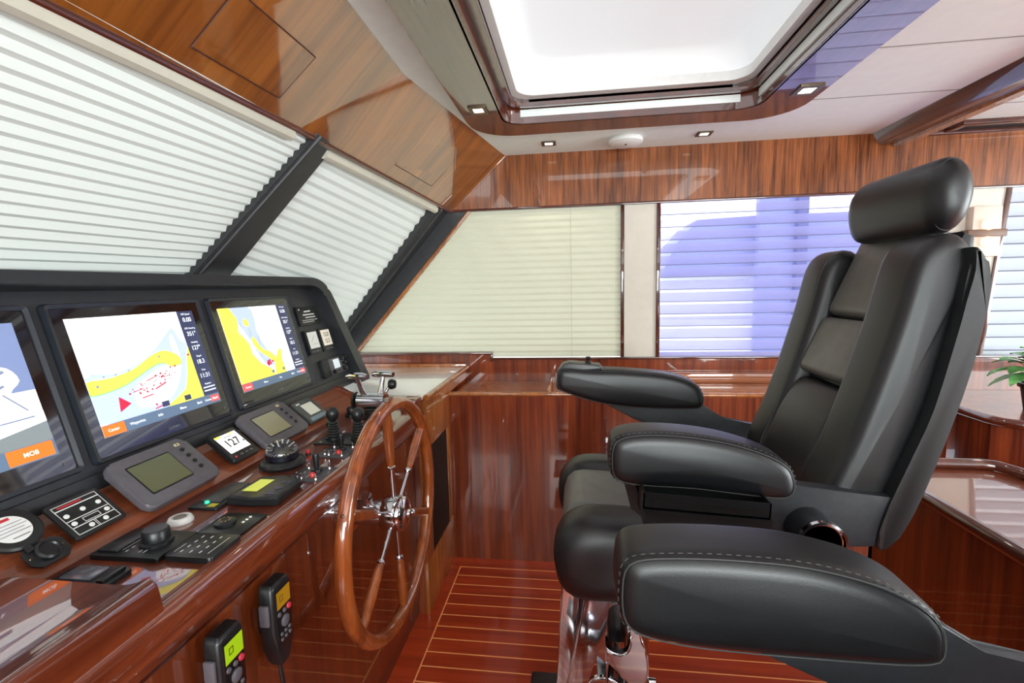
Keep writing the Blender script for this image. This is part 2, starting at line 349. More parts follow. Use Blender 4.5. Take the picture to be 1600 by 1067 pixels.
structure(prism('trim_15', [(-.598, 1.9), (-.622, 1.9), (-1.392, 1.05), (-1.36, 1.05)], YW-.006, YW+.03, XZ(0), W_ORG, bev=.003))
# ceiling beam
structure(prism('trim_16', [(1.555, 2.2), (1.58, 2.15), (1.60, 2.14), (1.69, 2.14), (1.70, 2.15), (1.70, 2.2)], YP, YW, XZ(0), W_TRIM, bev=.003))
structure(prism('trim_17', [(1.655, 2.142), (1.66, 2.128), (1.705, 2.128), (1.71, 2.142)], YP, YW, XZ(0), W_ORG, bev=.003))
# ---- windshield
K = 1.12
def sc(p, k=K): return Vector((p[0]*k, p[1]*k, 1.45+(p[2]-1.45)*k))
def base(y, z): return (-.75-(1.9-z)*.9378, y, z)            # raked windshield plane
# raked soffit: low edge under the windshield head, high edge at the ceiling
low = [Vector((-.88, YP, 1.92)), Vector((-.864, .59, 1.930)), Vector((-.855, .94, 1.940)), Vector((-.843, 1.46, 1.952)), Vector((-.722, 2.79, 1.9)), Vector((-.718, YW, 1.9))]
high = [Vector((-.56, YP, ZC)), Vector((-.565, .6, ZC)), Vector((-.578, 1.2, ZC)), Vector((-.59, 1.72, ZC)), Vector((-.405, 2.79, ZC)), Vector((-.39, YW, ZC))]
low[0].y = YP
bm = bmesh.new(); A = [bm.verts.new(p) for p in low]; B = [bm.verts.new(p) for p in high]; C = [bm.verts.new(p+Vector((-.03, 0, .03))) for p in low]; D = [bm.verts.new(p+Vector((-.03, 0, .03))) for p in high]
for i in range(5):
    bm.faces.new((A[i], A[i+1], B[i+1], B[i])); bm.faces.new((C[i], C[i+1], D[i+1], D[i])); bm.faces.new((A[i], A[i+1], C[i+1], C[i])); bm.faces.new((B[i], B[i+1], D[i+1], D[i]))
structure(bm_obj('wall_front', bm, W_SOF, None, False))
structure(tube('trim_18', [p+Vector((-.004, 0, -.004)) for p in low], .011, W_TRIM, seg=10))
# soffit access panels: thin outlined lids set into the soffit
def soff(y, t):
    for i in range(5):
        # point on the soffit at given y and height fraction t
        l0, l1, h0, h1 = low[i], low[i+1], high[i], high[i+1]
        a0 = l0.lerp(h0, t); a1 = l1.lerp(h1, t)
        if a0.y <= y <= a1.y+1e-6: return a0.lerp(a1, (y-a0.y)/(a1.y-a0.y))
    return low[0].lerp(high[0], t)
def lid(ya, yb, t0, t1, label):
    q = [soff(ya, t0), soff(yb, t0), soff(yb+.012, t1), soff(ya+.005, t1)]; n = (q[1]-q[0]).cross(q[3]-q[0]).normalized()
    if n.x < 0: n = -n
    t = thing('access_panel', label, 'panel', q[0], 'access panels in the slanted wood soffit')
    bm = bmesh.new(); V0 = [bm.verts.new(p+n*.0005) for p in q]; V1 = [bm.verts.new(p+n*.003) for p in q]; bm.faces.new(V1)
    for i in range(4): bm.faces.new((V0[i], V0[(i+1) % 4], V1[(i+1) % 4], V1[i]))
    bm_obj('lid', bm, W_SOF, t, False)
    bm = bmesh.new(); b_tube(bm, [p+n*.0022 for p in q], .0022, 6, True); bm_obj('edge_gap', bm, WGROOVE, t, False)
lid(1.0, 1.305, .15, .56, 'square access panel in the slanted wood soffit, the one above the left windshield blind')
lid(2.02, 2.41, .16, .52, 'small square access panel in the slanted wood soffit, nearest the side window corner')
# pillars of the windshield
def pil(name, q, th, m=BLACK):
    """q: four corners (top a, top b, bottom b, bottom a); thickness th outward"""
    n = (Vector(q[1])-Vector(q[0])).cross(Vector(q[3])-Vector(q[0])).normalized()
    if n.x > 0: n = -n
    bm = bmesh.new(); V0 = [bm.verts.new(Vector(p)-n*.018) for p in q]; V1 = [bm.verts.new(Vector(p)+n*th) for p in q]
    bm.faces.new(V0); bm.faces.new(V1)
    for i in range(4): bm.faces.new((V0[i], V0[(i+1) % 4], V1[(i+1) % 4], V1[i]))
    bmesh.ops.bevel(bm, geom=bm.edges[:], offset=.004, segments=2, affect='EDGES')
    return structure(bm_obj(name, bm, m, None))
def ext(p, q, z):    # line p->q carried on to height z
    p, q = Vector(p), Vector(q); return p.lerp(q, (z-p.z)/(q.z-p.z))
p1a_t, p1a_b = sc((-.783, 1.357, 1.865)), sc((-1.117, 1.278, 1.508)); p1b_t, p1b_b = sc((-.774, 1.467, 1.875)), sc((-1.122, 1.431, 1.504))
p1a_t, p1b_t = ext(p1a_b, p1a_t, 1.965), ext(p1b_b, p1b_t, 1.96)
p1a_b, p1b_b = ext(p1a_t, p1a_b, 1.0), ext(p1b_t, p1b_b, 1.0)
pil('trim_19', [p1a_t, p1b_t, p1b_b, p1a_b], .05)
g0, g1 = p1a_t.lerp(p1b_t, .12)+Vector((.012, 0, -.012)), p1a_b.lerp(p1b_b, .12)+Vector((.012, 0, -.012))
structure(tube('trim_20', [g0, g1], .009, BLACK, seg=8))
p2_t, p2_b = Vector((-.757, 2.62, 1.905)), Vector((-1.40, 2.74, 1.20)); p2_b = ext(p2_t, p2_b, 1.0)
pil('trim_21', [p2_t, Vector((-.757, 2.87, 1.905)), Vector((-1.585, 2.87, 1.0)), p2_b], .05)
structure(tube('trim_22', [p2_t.lerp(Vector((-.757, 2.87, 1.905)), .38)+Vector((.01, 0, -.012)), p2_b.lerp(Vector((-1.585, 2.87, 1.0)), .3)+Vector((.012, 0, -.012))], .012, BLACK, seg=8))
structure(prism('trim_23', [(-.77, 1.905), (-.612, 1.905), (-1.378, 1.06), (-1.52, 1.06)], YW-.002, YW+.04, XZ(0), BLACK, smooth=False))
structure(box('wall_front_shelf', -2.4, -1.13, YP, 2.05, .9, .96, BLACK))
structure(box('wall_front_lower', -2.45, -2.35, YP, YW, 0, 1.05, BLACK))
# mirrored centre pillar far to port, beyond the left edge of the photograph
pil('trim_24', [sc(base(-.35, 1.9)), sc(base(-.24, 1.9)), sc(base(-.2, 1.0)), sc(base(-.36, 1.0))], .05)
# ---- blinds
BL = translucent('pleated_cloth', (212, 216, 210), .08, tint=(205, 212, 208))
BLS = translucent('pleated_cloth_side', (196, 197, 178), .12, tint=(214, 208, 180))
BLH = noisy(mat('blind_rail', (196, 192, 176), .6), 20, .03)
def pleats(name, label, Lf, Rf, n, d, m, frac=.66, rail=None, group='pleated blinds', nrm=None):
    """Lf(t),Rf(t): left and right edge points, n pleats from t=0 (top) to 1"""
    t_ = thing(name, label, 'blind', Lf(1), group)
    nn = nrm if nrm is not None else (Rf(0)-Lf(0)).cross(Lf(1)-Lf(0)).normalized()
    if (Vector((0, 0, 1.45))-Lf(.5)).dot(nn) < 0: nn = -nn
    bm = bmesh.new(); prev = None
    for i in range(n):
        for s, dd in ((0, 0.), (frac, d)):
            t = (i+s)/n; cur = (bm.verts.new(Lf(t)+nn*dd), bm.verts.new(Rf(t)+nn*dd))
            if prev: bm.faces.new((prev[0], prev[1], cur[1], cur[0]))
            prev = cur
    bm_obj('pleated_cloth', bm, m, t_, False)
    if rail:
        bm = bmesh.new(); b_tube(bm, [Vector(p) for p in rail], .020, 8); bm_obj('head_rail', bm, BLH, t_, False)
    return t_
wL0, wR0 = sc(base(-.24, 1.9)), ext(p1a_b, p1a_t, 1.93)
pleats('windshield_blind', 'wide white pleated blind over the left windshield pane, above the big displays',
       lambda t: sc(base(-.25, 1.925-.94*t))+Vector((-.012, 0, 0)), lambda t: ext(p1a_t, p1a_b, 1.99-1.03*t)+Vector((-.012, .05, 0)), 48, .009, BL, .55, rail=[(-.876, -.2, 1.905), (-.880, .59, 1.912), (-.872, .94, 1.922), (-.862, 1.44, 1.930)])
pleats('windshield_blind', 'smaller white pleated blind between the two black windshield pillars',
       lambda t: ext(p1b_t, p1b_b, 1.985-.62*t)+Vector((-.02, -.05, 0)), lambda t: ext(p2_t, p2_b, 1.955-.87*t)+Vector((-.02, .07, 0)), 22, .010, BL, .55, rail=[(-.855, 1.62, 1.922), (-.755, 2.62, 1.878)])
pleats('windshield_blind', 'white pleated blind on the port side of the windshield, left of the picture',
       lambda t: sc(base(-1.8, 1.885-.9*t))+Vector((-.012, 0, 0)), lambda t: sc(base(-.36, 1.885-.9*t))+Vector((-.012, 0, 0)), 48, .009, BL, .55)
def sideL(t):
    z = 1.893-.882*t; x = -.616+(z-1.893)*.9378; return Vector((max(x, -1.40), YW+.016, z))
tb = pleats('side_window_blind', 'cream pleated blind over the slanted side window in the corner', sideL, lambda t: Vector((.266, YW+.016, 1.893-.882*t)), 23, .010, BLS, .62, group=None)
bm = bmesh.new(); b_tube(bm, [(-.02, YW+.001, 1.89), (-.02, YW+.001, 1.03)], .0012, 6); bm_obj('pull_cord', bm, mat('cord', (170, 165, 150), .7), tb, False)
bm = bmesh.new()
for i in range(56): b_lathe(bm, [(0, -.0022), (.0022, 0), (0, .0022)], Fr((.225, YW, 1.88-i*.0152), (1, 0, 0), (0, 1, 0), (0, 0, 1)), 6)
bm_obj('bead_chain', bm, mat('chain', (225, 225, 215), .5), tb)
# sheer shades with horizontal vanes
VAN = translucent('lavender_vane', (180, 174, 210), .25, tint=(164, 162, 208), clear=.3)
VAN2 = translucent('white_vane', (205, 212, 220), .2, tint=(190, 198, 210))
SHE = translucent('lavender_sheer', (150, 152, 205), .4, tint=(140, 144, 205), clear=.62)
SHE2 = translucent('white_sheer', (200, 206, 214), .25, clear=.35)
def sheer(name, label, x0f, x1f, mv, ms, vh, ph=.0705):
    t_ = thing(name, label, 'shade', (x0f(1.02), YW+.05, 1.02), 'sheer shades with horizontal vanes'); bm = bmesh.new(); z = 1.885; k = 0
    while z > 1.04:
        pr = None
        for i in range(5):
            s = i/4; zz = z-s*vh; yy = YW+.075-.035*s+.006*math.sin(s*math.pi*2)
            cur = (bm.verts.new((x0f(zz), yy, zz)), bm.verts.new((x1f(zz), yy, zz)))
            if pr: bm.faces.new((pr[0], pr[1], cur[1], cur[0]))
            pr = cur
        z -= ph
    bm_obj('vane', bm, mv, t_)
    bm = bmesh.new(); z = 1.885
    while z > 1.04: b_tube(bm, [(x0f(z), YW+.037, z-vh), (x1f(z), YW+.037, z-vh)], .0022 if x0f(1) < 1 else .0045, 6); z -= ph
    bm_obj('vane_hem', bm, mat('hem_grey', (104, 108, 124), .6), t_)
    bm = bmesh.new(); bm.faces.new([bm.verts.new(p) for p in ((x0f(1.02), YW+.034, 1.02), (x1f(1.02), YW+.034, 1.02), (x1f(1.9), YW+.034, 1.9), (x0f(1.9), YW+.034, 1.9))]); bm_obj('sheer_cloth', bm, ms, t_, False)
    bm = bmesh.new(); b_box(bm, x0f(1.03), x1f(1.03), YW+.03, YW+.075, 1.022, 1.042, None, .003); bm_obj('bottom_rail', bm, mv, t_)
sheer('sheer_shade', 'lavender-tinted sheer shade with horizontal vanes in the window behind the far chair', lambda z: .478, lambda z: 1.925, VAN, SHE, .053)
sheer('sheer_shade', 'white sheer shade with horizontal vanes at the right edge behind the plant', lambda z: 2.155+(z-1.02)*.085, lambda z: 3.6, VAN2, SHE2, .064)
def glass(n, P):
    m_ = bpy.data.materials.get('window_glass')
    if not m_:
        m_ = mat('window_glass', (255, 255, 255), 0, trans=1); m_.node_tree.nodes['Principled BSDF'].inputs['IOR'].default_value = 1.02
    return structure(prism('window_%d' % n, P, YW+.10, YW+.104, XZ(0), m_, smooth=False))
glass(1, [(-1.5, 1.0), (.27, 1.0), (.27, 1.92), (-.6, 1.92)]); glass(2, [(.475, 1.0), (1.93, 1.0), (1.93, 1.92), (.475, 1.92)]); glass(3, [(2.14, 1.0), (4.4, 1.0), (4.4, 1.92), (2.21, 1.92)])
structure(box('wall_starboard_end', 3.6, X1, YW, YW+.03, 1.0, 1.92, CREAM))
# ---- hatch in the ceiling
def ring2(name, o, ro, i, ri, z0, z1, m, parent, bev=.003, n=8):
    ow, oh = o[1]-o[0], o[3]-o[2]; iw, ih = i[1]-i[0], i[3]-i[2]
    PO = rrect(ow, oh, ro, n, (o[0]+o[1])/2, (o[2]+o[3])/2); PI = rrect(iw, ih, ri, n, (i[0]+i[1])/2, (i[2]+i[3])/2); N = len(PO); bm = bmesh.new()
    L_ = [[bm.verts.new((x, y, z)) for x, y in P] for P, z in ((PO, z0), (PI, z0), (PI, z1), (PO, z1))]
    for a in range(4):
        A_, B_ = L_[a], L_[(a+1) % 4]
        for k in range(N): bm.faces.new((A_[k], A_[(k+1) % N], B_[(k+1) % N], B_[k]))
    if bev:
        ed = [e for e in bm.edges if any(e.verts[0] in l and e.verts[1] in l for l in (L_[0], L_[1]))]
        bmesh.ops.bevel(bm, geom=ed, offset=bev, segments=2, affect='EDGES')
    return bm_obj(name, bm, m, parent)
hat = thing('roof_hatch', 'large roof hatch with glossy dark wood frame and frosted white panel overhead', 'hatch', (.23, 1.4, 2.17))
ring2('wood_frame', (-.467, .965, .39, 2.405), .20, (-.30, .765, .55, 2.24), .09, 2.172, 2.2, W_HAT, hat)
ring2('edge_bead', (-.475, .973, .382, 2.413), .205, (-.455, .953, .402, 2.393), .19, 2.185, 2.2, W_ORG, hat, 0)
ring2('inner_lip', (-.312, .777, .538, 2.252), .095, (-.298, .763, .552, 2.238), .085, 2.172, 2.25, W_HAT, hat, .002)
ring2('white_channel', (-.312, .777, .538, 2.252), .095, (-.262, .727, .588, 2.202), .07, 2.249, 2.26, ALU, hat, 0)
ring2('upper_lip', (-.285, .75, .565, 2.225), .08, (-.262, .727, .588, 2.202), .07, 2.232, 2.262, W_HAT, hat, .002)
ring2('white_liner', (-.285, .75, .565, 2.225), .08, (-.235, .70, .615, 2.165), .08, 2.262, 2.30, WHT, hat, .0)
# frosted dome: stepped ring blending up to the panel
bm = bmesh.new(); rings = []
for i in range(9):
    s = i/8; ins = .05+.09*s; z = 2.30+.075*math.sin(s*math.pi/2)
    P = rrect(1.035-2*ins, 1.66-2*ins, .08+.02*s, 8, .2325, 1.39); rings.append([bm.verts.new((x, y, z)) for x, y in P])
for A, B in zip(rings, rings[1:]):
    for k in range(len(A)): bm.faces.new((A[k], A[(k+1) % len(A)], B[(k+1) % len(A)], B[k]))
bm.faces.new(rings[-1])
bm_obj('frosted_panel', bm, translucent('frosted_acrylic', (232, 234, 234), .17, tint=(225, 228, 230)), hat, 60)
# ---- ceiling lamps, detector, grille, sconce
def downlight(x, y, w_, h_, z, label, lens=LAMP, p=3.):
    t = thing('ceiling_light', label, 'light', (x, y, z), 'small square recessed ceiling lights')
    ring2('bezel', (x-w_/2, x+w_/2, y-h_/2, y+h_/2), .004, (x-w_*.27, x+w_*.27, y-h_*.27, y+h_*.27), .003, z-.006, z, NICK, t, .001)
    box('lens', x-w_*.27, x+w_*.27, y-h_*.27, y+h_*.27, z-.004, z-.001, lens, t)
    l = bpy.data.lights.new('downlight_glow', 'SPOT'); l.energy = p; l.color = (1, .9, .75); l.spot_size = 2.0; l.spot_blend = .8; l.shadow_soft_size = .02
    o = bpy.data.objects.new('downlight_glow', l); COL.objects.link(o); o.location = (x, y, z-.012)
downlight(-.13, 2.655, .075, .075, ZC, 'small square ceiling light left of the round white detector')
downlight(.66, 2.655, .075, .075, ZC, 'small square ceiling light right of the round white detector')
downlight(-.385, 2.03, .075, .085, 2.172, 'rosy square light in the left corner of the hatch frame', LAMPR, 2)
downlight(.89, 2.07, .09, .10, 2.172, 'square light in the right corner of the wooden hatch frame', LAMP, 2)
downlight(2.16, 2.15, .075, .075, ZC, 'small square ceiling light beyond the beam at the right edge')
t = thing('smoke_detector', 'round white detector on the ceiling between two small lights', 'detector', (.268, 2.66, ZC))
lathe('body', [(0, 0), (.085, 0), (.09, -.008), (.088, -.022), (.07, -.032), (0, -.034)], ID(.268, 2.66, ZC-.0005), WHT, t, 32)
lathe('sensor_eye', [(0, -.034), (.006, -.034), (.004, -.038), (0, -.038)], ID(.268, 2.64, ZC-.0005), PLAS, t, 10)
t = thing('ceiling_grille', 'dark air grille in a wooden frame on the ceiling right of the beam', 'grille', (2.25, 2.80, ZC))
bm = bmesh.new()
for a in ((1.88, 2.75, 2.70, 2.735), (1.88, 2.75, 2.865, 2.90), (1.88, 1.915, 2.735, 2.865), (2.715, 2.75, 2.735, 2.865)): b_box(bm, a[0], a[1], a[2], a[3], ZC-.022, ZC, None, .003)
bm_obj('frame', bm, W_TRIM, t); bm = bmesh.new()
for i in range(9): b_box(bm, 1.915, 2.715, 2.738+i*.014, 2.746+i*.014, ZC-.014, ZC-.004)
bm_obj('louvre', bm, PLAS, t, False)
t = thing('wall_sconce', 'lit frosted wall sconce with brass band on the cream pier behind the headrest', 'lamp', (2.09, YW, 1.66))
FROST = mat('sconce_frost', (214, 196, 182), .6, emit=.02)
box('frosted_shade', 2.03, 2.165, YW-.045, YW+.004, 1.545, 1.80, FROST, t, bev=.006)
box('band', 2.005, 2.185, YW-.056, YW+.002, 1.645, 1.682, mat('bronze_band', (104, 74, 54), .45), t, bev=.004)
for z in (1.705, 1.618):
    lathe('bulb', [(0, -.03), (.025, -.02), (.03, 0), (.025, .02), (0, .03)], ID(2.098, YW-.05, z), mat('bulb_glow', (255, 214, 170), .5, emit=1.5), t, 14)
# ---- outside: neighbouring yacht across the dock
OUTB = mat('yacht_shaded_white', (112, 120, 172), .5); OUTD = mat('yacht_dark', (48, 56, 110), .5)  # first colour: white cabin toned grey-lavender, its shade put into the colour
t = thing('moored_yacht', 'hazy bluish yacht moored outside, seen through the lavender shade', 'boat', (2.7, 7.5, -.5))
prism('superstructure', [(1.25, 1.55), (1.45, 2.0), (1.75, 2.33), (2.6, 2.36), (8.5, 2.36), (8.5, 1.55)], 7.3, 8.6, XZ(0), OUTB, t, .02)
prism('hull', [(.9, -.8), (.6, .9), (9, .9), (9, -.8)], 7.25, 9.2, XZ(0), mat('hull_white', (235, 238, 245), .4), t, .02)
prism('deck_house', [(1.1, .9), (1.3, 1.55), (8.5, 1.55), (8.5, .9)], 7.5, 8.6, XZ(0), mat('hull_white', (235, 238, 245), .4), t, .02)
box('mast_post', 2.93, 3.06, 6.9, 7.15, -.5, 3.6, OUTD, t, bev=.01); box('davit_post', 2.48, 2.93, 7.0, 7.15, -.5, 3.4, OUTB, t, bev=.01)
# ================================================================ HELM CONSOLE
TH = math.radians(40)
UP = Fr((-1.09, 0, 1.06), (0, 1, 0), (-math.cos(TH), 0, math.sin(TH)), (math.sin(TH), 0, math.cos(TH)))     # upper instrument board
SP = Fr((-1.092, 0, 1.05), (0, 1, 0), (-.248, 0, .969), (.969, 0, .248))                                    # display board
ZL = .945
LG = Fr((0, 0, ZL), (0, 1, 0), (-1, 0, 0), (0, 0, 1))                                                       # flat ledge: v = -x
con = thing('helm_console', 'varnished mahogany helm console running under the displays behind the steering wheel', 'console', (-.9, 1.2, 0))
YE = 1.93
prism('instrument_board', [(-1.118, 1.036), (-.951, .943), (-.951, .85), (-1.118, .85)], -1.5, 2.06, XZ(0), W_CON, con, smooth=False)
prism('ledge', [(-.962, ZL), (-.684, ZL), (-.684, .90), (-.962, .90)], -1.5, YE+.07, XZ(0), W_LED, con, smooth=False)
lip = spline([(-.690, ZL-.03), (-.689, ZL+.001), (-.680, ZL+.003), (-.664, ZL+.001), (-.655, .934), (-.652, .915), (-.656, .888), (-.670, .862), (-.682, .848), (-.702, .842), (-.72, .86)], 3)
prism('edge_molding', lip, -1.5, YE, XZ(0), W_LED, con)
box('front_panel', -.74, -.70, -1.5, 1.93, .075, .88, W_PAN, con)
box('toe_kick', -.76, -.705, -1.5, 1.93, 0, .075, W_TRIM, con)
box('panel_strip', -.7005, -.697, -1.5, 1.93, .826, .842, W_TRIM, con, bev=.001)
prism('end_riser', [(-1.118, 1.036), (-.99, .985), (-.951, .975), (-.684, .975), (-.684, .90), (-1.118, .90)], 2.0, 2.03, XZ(0), W_LED, con, .004)
box('corner_block', -.735, -.668, 1.90, 1.985, ZL-.002, .985, W_LED, con, bev=.008)
# raised fairing on the near end of the console
fa = spline([(-.962, .95), (-.962, .983), (-.86, .985), (-.74, .984), (-.705, .990), (-.683, .9985), (-.672, .997), (-.666, .98), (-.661, .94), (-.661, .905), (-.672, .87), (-.69, .845), (-.703, .832), (-.72, .84), (-.74, .95)], 4)
prism('raised_fairing', fa, -1.5, .64, XZ(0), W_LED, con, .004)
# black instrument housing
hou = thing('instrument_housing', 'black padded instrument housing with a rounded visor around the big displays', 'housing', (-1.15, 1.0, 1.0))
prism('panel', [(-.9, -.045), (2.255, -.045), (2.20, .25), (2.10, .43), (-.9, .43)], -.018, -.002, SP, HOUS, hou, smooth=False)
outer = [(-.9, .462)]+spline([(1.98, .463), (2.06, .458), (2.12, .432), (2.155, .38), (2.20, .23), (2.25, .06), (2.285, -.06)], 4, False)
inner = spline([(2.215, -.06), (2.18, .06), (2.135, .22), (2.10, .36), (2.075, .40), (2.03, .422), (1.96, .428)], 4, False)+[(-.9, .428)]
prism('visor', outer+inner, -.012, .05, SP, HOUS, hou, .010, 3)
prism('bottom_trim', R4(-.9, 2.26, -.052, -.004), -.02, .006, SP, HOUS, hou, .004)
# ---- big displays
def display(yc, v0, w_, h_, label, draw, cat='display'):
    F = SP.at(yc, v0+h_/2); t = thing('chart_plotter', label, cat, F.o, 'large flush-mounted helm displays')
    P = rrect(w_, h_, .012); Q = rrect(w_-.026, h_-.026, .006)
    bm = bmesh.new(); n = len(P); lo = [bm.verts.new(F(u, v, 0)) for u, v in P]; mi = [bm.verts.new(F(u, v, .012)) for u, v in rrect(w_-.008, h_-.008, .010)]; inn = [bm.verts.new(F(u, v, .009)) for u, v in Q]; bk = [bm.verts.new(F(u, v, .002)) for u, v in Q]
    for A, B in ((lo, mi), (mi, inn), (inn, bk)):
        for k in range(n): bm.faces.new((A[k], A[(k+1) % n], B[(k+1) % n], B[k]))
    bm_obj('bezel', bm, BEZ, t, 50)
    prism('front_glass', Q, .001, .006, F, GLAS, t, smooth=False)
    aw, ah = .378, .292
    A = F.at(-aw/2, -ah/2+.008, .0062)
    s = flat('screen', [R4(0, aw, 0, ah)], A, 0, G_WHITE, t)
    draw(A, aw, ah, s)
    lettering('maker_lettering', [('GARMIN', 0, -h_/2+.026, .010, 'CENTER')], F, .0062, mat('print_grey', (120, 124, 126), .5), t)
    lathe('power_key', [(0, 0), (.004, 0), (.004, .0015), (0, .002)], F.at(w_/2-.035, -h_/2+.03, .006), PLASG, t, 12)
    return t
def scale(P, a, b): return [(min(1, max(0, u))*a, min(1, max(0, v))*b) for u, v in P]
def databar(A, aw, ah, s, vals, x0=.845):
    flat('data_column', [scale(R4(x0, 1, .10, 1), aw, ah)], A, .0006, G_NAVY, s)
    it = []; sm = ['GPS Speed', 'GPS Heading', 'Heading', 'Depth', 'Time', 'Position']
    flat('data_rows', [scale(R4(x0+.02, .985, .175-.035*k, .187-.035*k), aw, ah) for k in (0, 1)], A, .0012, G_TXT, s)
    for i, v in enumerate(vals):
        vc = 1-.15*(i+.62); it.append((v, (x0+1)/2*aw, vc*ah, .0185 if i < 5 else .009, 'CENTER')); it.append((sm[i], (x0+1)/2*aw, (vc+.06)*ah, .0075, 'CENTER'))
    lettering('data_text', it, A, .0012, G_TXT, s)
def bottombar(A, aw, ah, s, keys, left=True):
    flat('menu_bar', [scale(R4(0, 1, 0, .10), aw, ah)], A, .0006, G_BAR, s)
    if left: flat('menu_key', [scale(R4(0, .15, .005, .095), aw, ah)], A, .0012, G_ORG, s)
    flat('menu_key', [scale(R4(.90, .99, .02, .085), aw, ah)], A, .0012, G_RKEY, s)
    lettering('menu_text', [(k, x*aw, .05*ah, .010, 'CENTER') for k, x in keys], A, .0018, G_TXT, s)
random.seed(3)
def blob(cx, cy, r, n=7): return [(cx+r*random.uniform(.5, 1)*math.cos(2*math.pi*i/n), cy+r*random.uniform(.5, 1)*math.sin(2*math.pi*i/n)*1.2) for i in range(n)]
def seg(x0, y0, x1, y1, t): 
    d = math.hypot(x1-x0, y1-y0); nx, ny = -(y1-y0)/d*t, (x1-x0)/d*t; return [(x0+nx, y0+ny), (x0-nx, y0-ny), (x1-nx, y1-ny), (x1+nx, y1+ny)]
def chart_a(A, aw, ah, s):
    sh = spline([(0, .50), (.2, .50), (.4, .56), (.58, .68), (.70, .80), (.76, .84), (.80, .70), (.845, .64), (.845, .10), (.55, .10), (.35, .10), (.0, .12)], 3)
    flat('chart_shallows', [scale(sh, aw, ah)], A, .0004, G_BLU, s)
    flat('chart_water', [scale(spline([(.30, .16), (.52, .16), (.66, .30), (.74, .52), (.60, .50), (.42, .42), (.30, .32)], 3), aw, ah), scale(spline([(.70, .72), (.735, .78), (.75, .6), (.74, .56), (.70, .6)], 3), aw, ah)], A, .0007, G_WHITE, s)
    spit = spline([(0, .36), (0, .47), (.16, .47), (.34, .51), (.50, .60), (.62, .63), (.72, .57), (.745, .49), (.68, .47), (.64, .47), (.57, .52), (.46, .49), (.34, .43), (.2, .375)], 3)
    flat('chart_land_edge', [scale([(u, v-.008) for u, v in spit], aw, ah)], A, .0009, G_GRN, s)
    flat('chart_land', [scale(spit, aw, ah), scale([(.845, .64), (.845, .10), (.52, .10), (.52, .12), (.60, .16), (.70, .22), (.76, .36), (.80, .52)], aw, ah), scale([(0, .36), (0, .47), (.03, .47), (.03, .36)], aw, ah)], A, .0012, G_YEL, s)
    dots = []
    for i in range(44):
        q = random.random(); cx = .26+q*.42+random.uniform(-.02, .02); cy = .28+q*.16+random.uniform(-.05, .05); dots.append(scale(blob(cx, cy, random.uniform(.005, .012)), aw, ah))
    dots += [scale([(.15, .17), (.17, .30), (.24, .22)], aw, ah), scale(seg(.33, .24, .42, .25, .005), aw, ah), scale(seg(.45, .29, .55, .33, .006), aw, ah), scale(seg(.28, .31, .36, .32, .004), aw, ah), scale(seg(.40, .38, .50, .41, .004), aw, ah), scale(seg(.40, .115, .47, .13, .005), aw, ah), scale(blob(.42, .15, .014), aw, ah), scale(blob(.82, .55, .015), aw, ah)]
    flat('chart_marks', dots, A, .0016, G_RED, s)
    ln = [seg(.63, .90, .76, .99, .0015), seg(.03, .80, .22, .825, .0015), seg(.0, .52, .3, .53, .001), seg(.3, .53, .6, .70, .001), seg(.6, .70, .74, .86, .001)]
    for i in range(30): x, y = random.uniform(.03, .8), random.uniform(.55, .97); ln.append(seg(x, y, x+.008, y+.004, .002))
    ln += [blob(.06, .42, .012), blob(.56, .58, .012), blob(.30, .50, .008), blob(.12, .49, .008), blob(.20, .49, .008)]
    flat('chart_lines', [scale(p, aw, ah) for p in ln], A, .0018, G_LINE, s)
    flat('zoom_key', [scale(R4(.46, .52, .11, .16), aw, ah)], A, .002, G_NAVY, s); flat('zoom_key', [scale(R4(.66, .72, .11, .16), aw, ah)], A, .002, G_NAVY, s)
    databar(A, aw, ah, s, ['0.00', '351\u00b0', '127\u00b0', '18.3', '11:31', ''])
    bottombar(A, aw, ah, s, [('Center', .07, ), ('Waypoints', .24), ('Info', .42), ('Menu', .62), ('Back', .78), ('Home', .87), ('Mark', .945)])
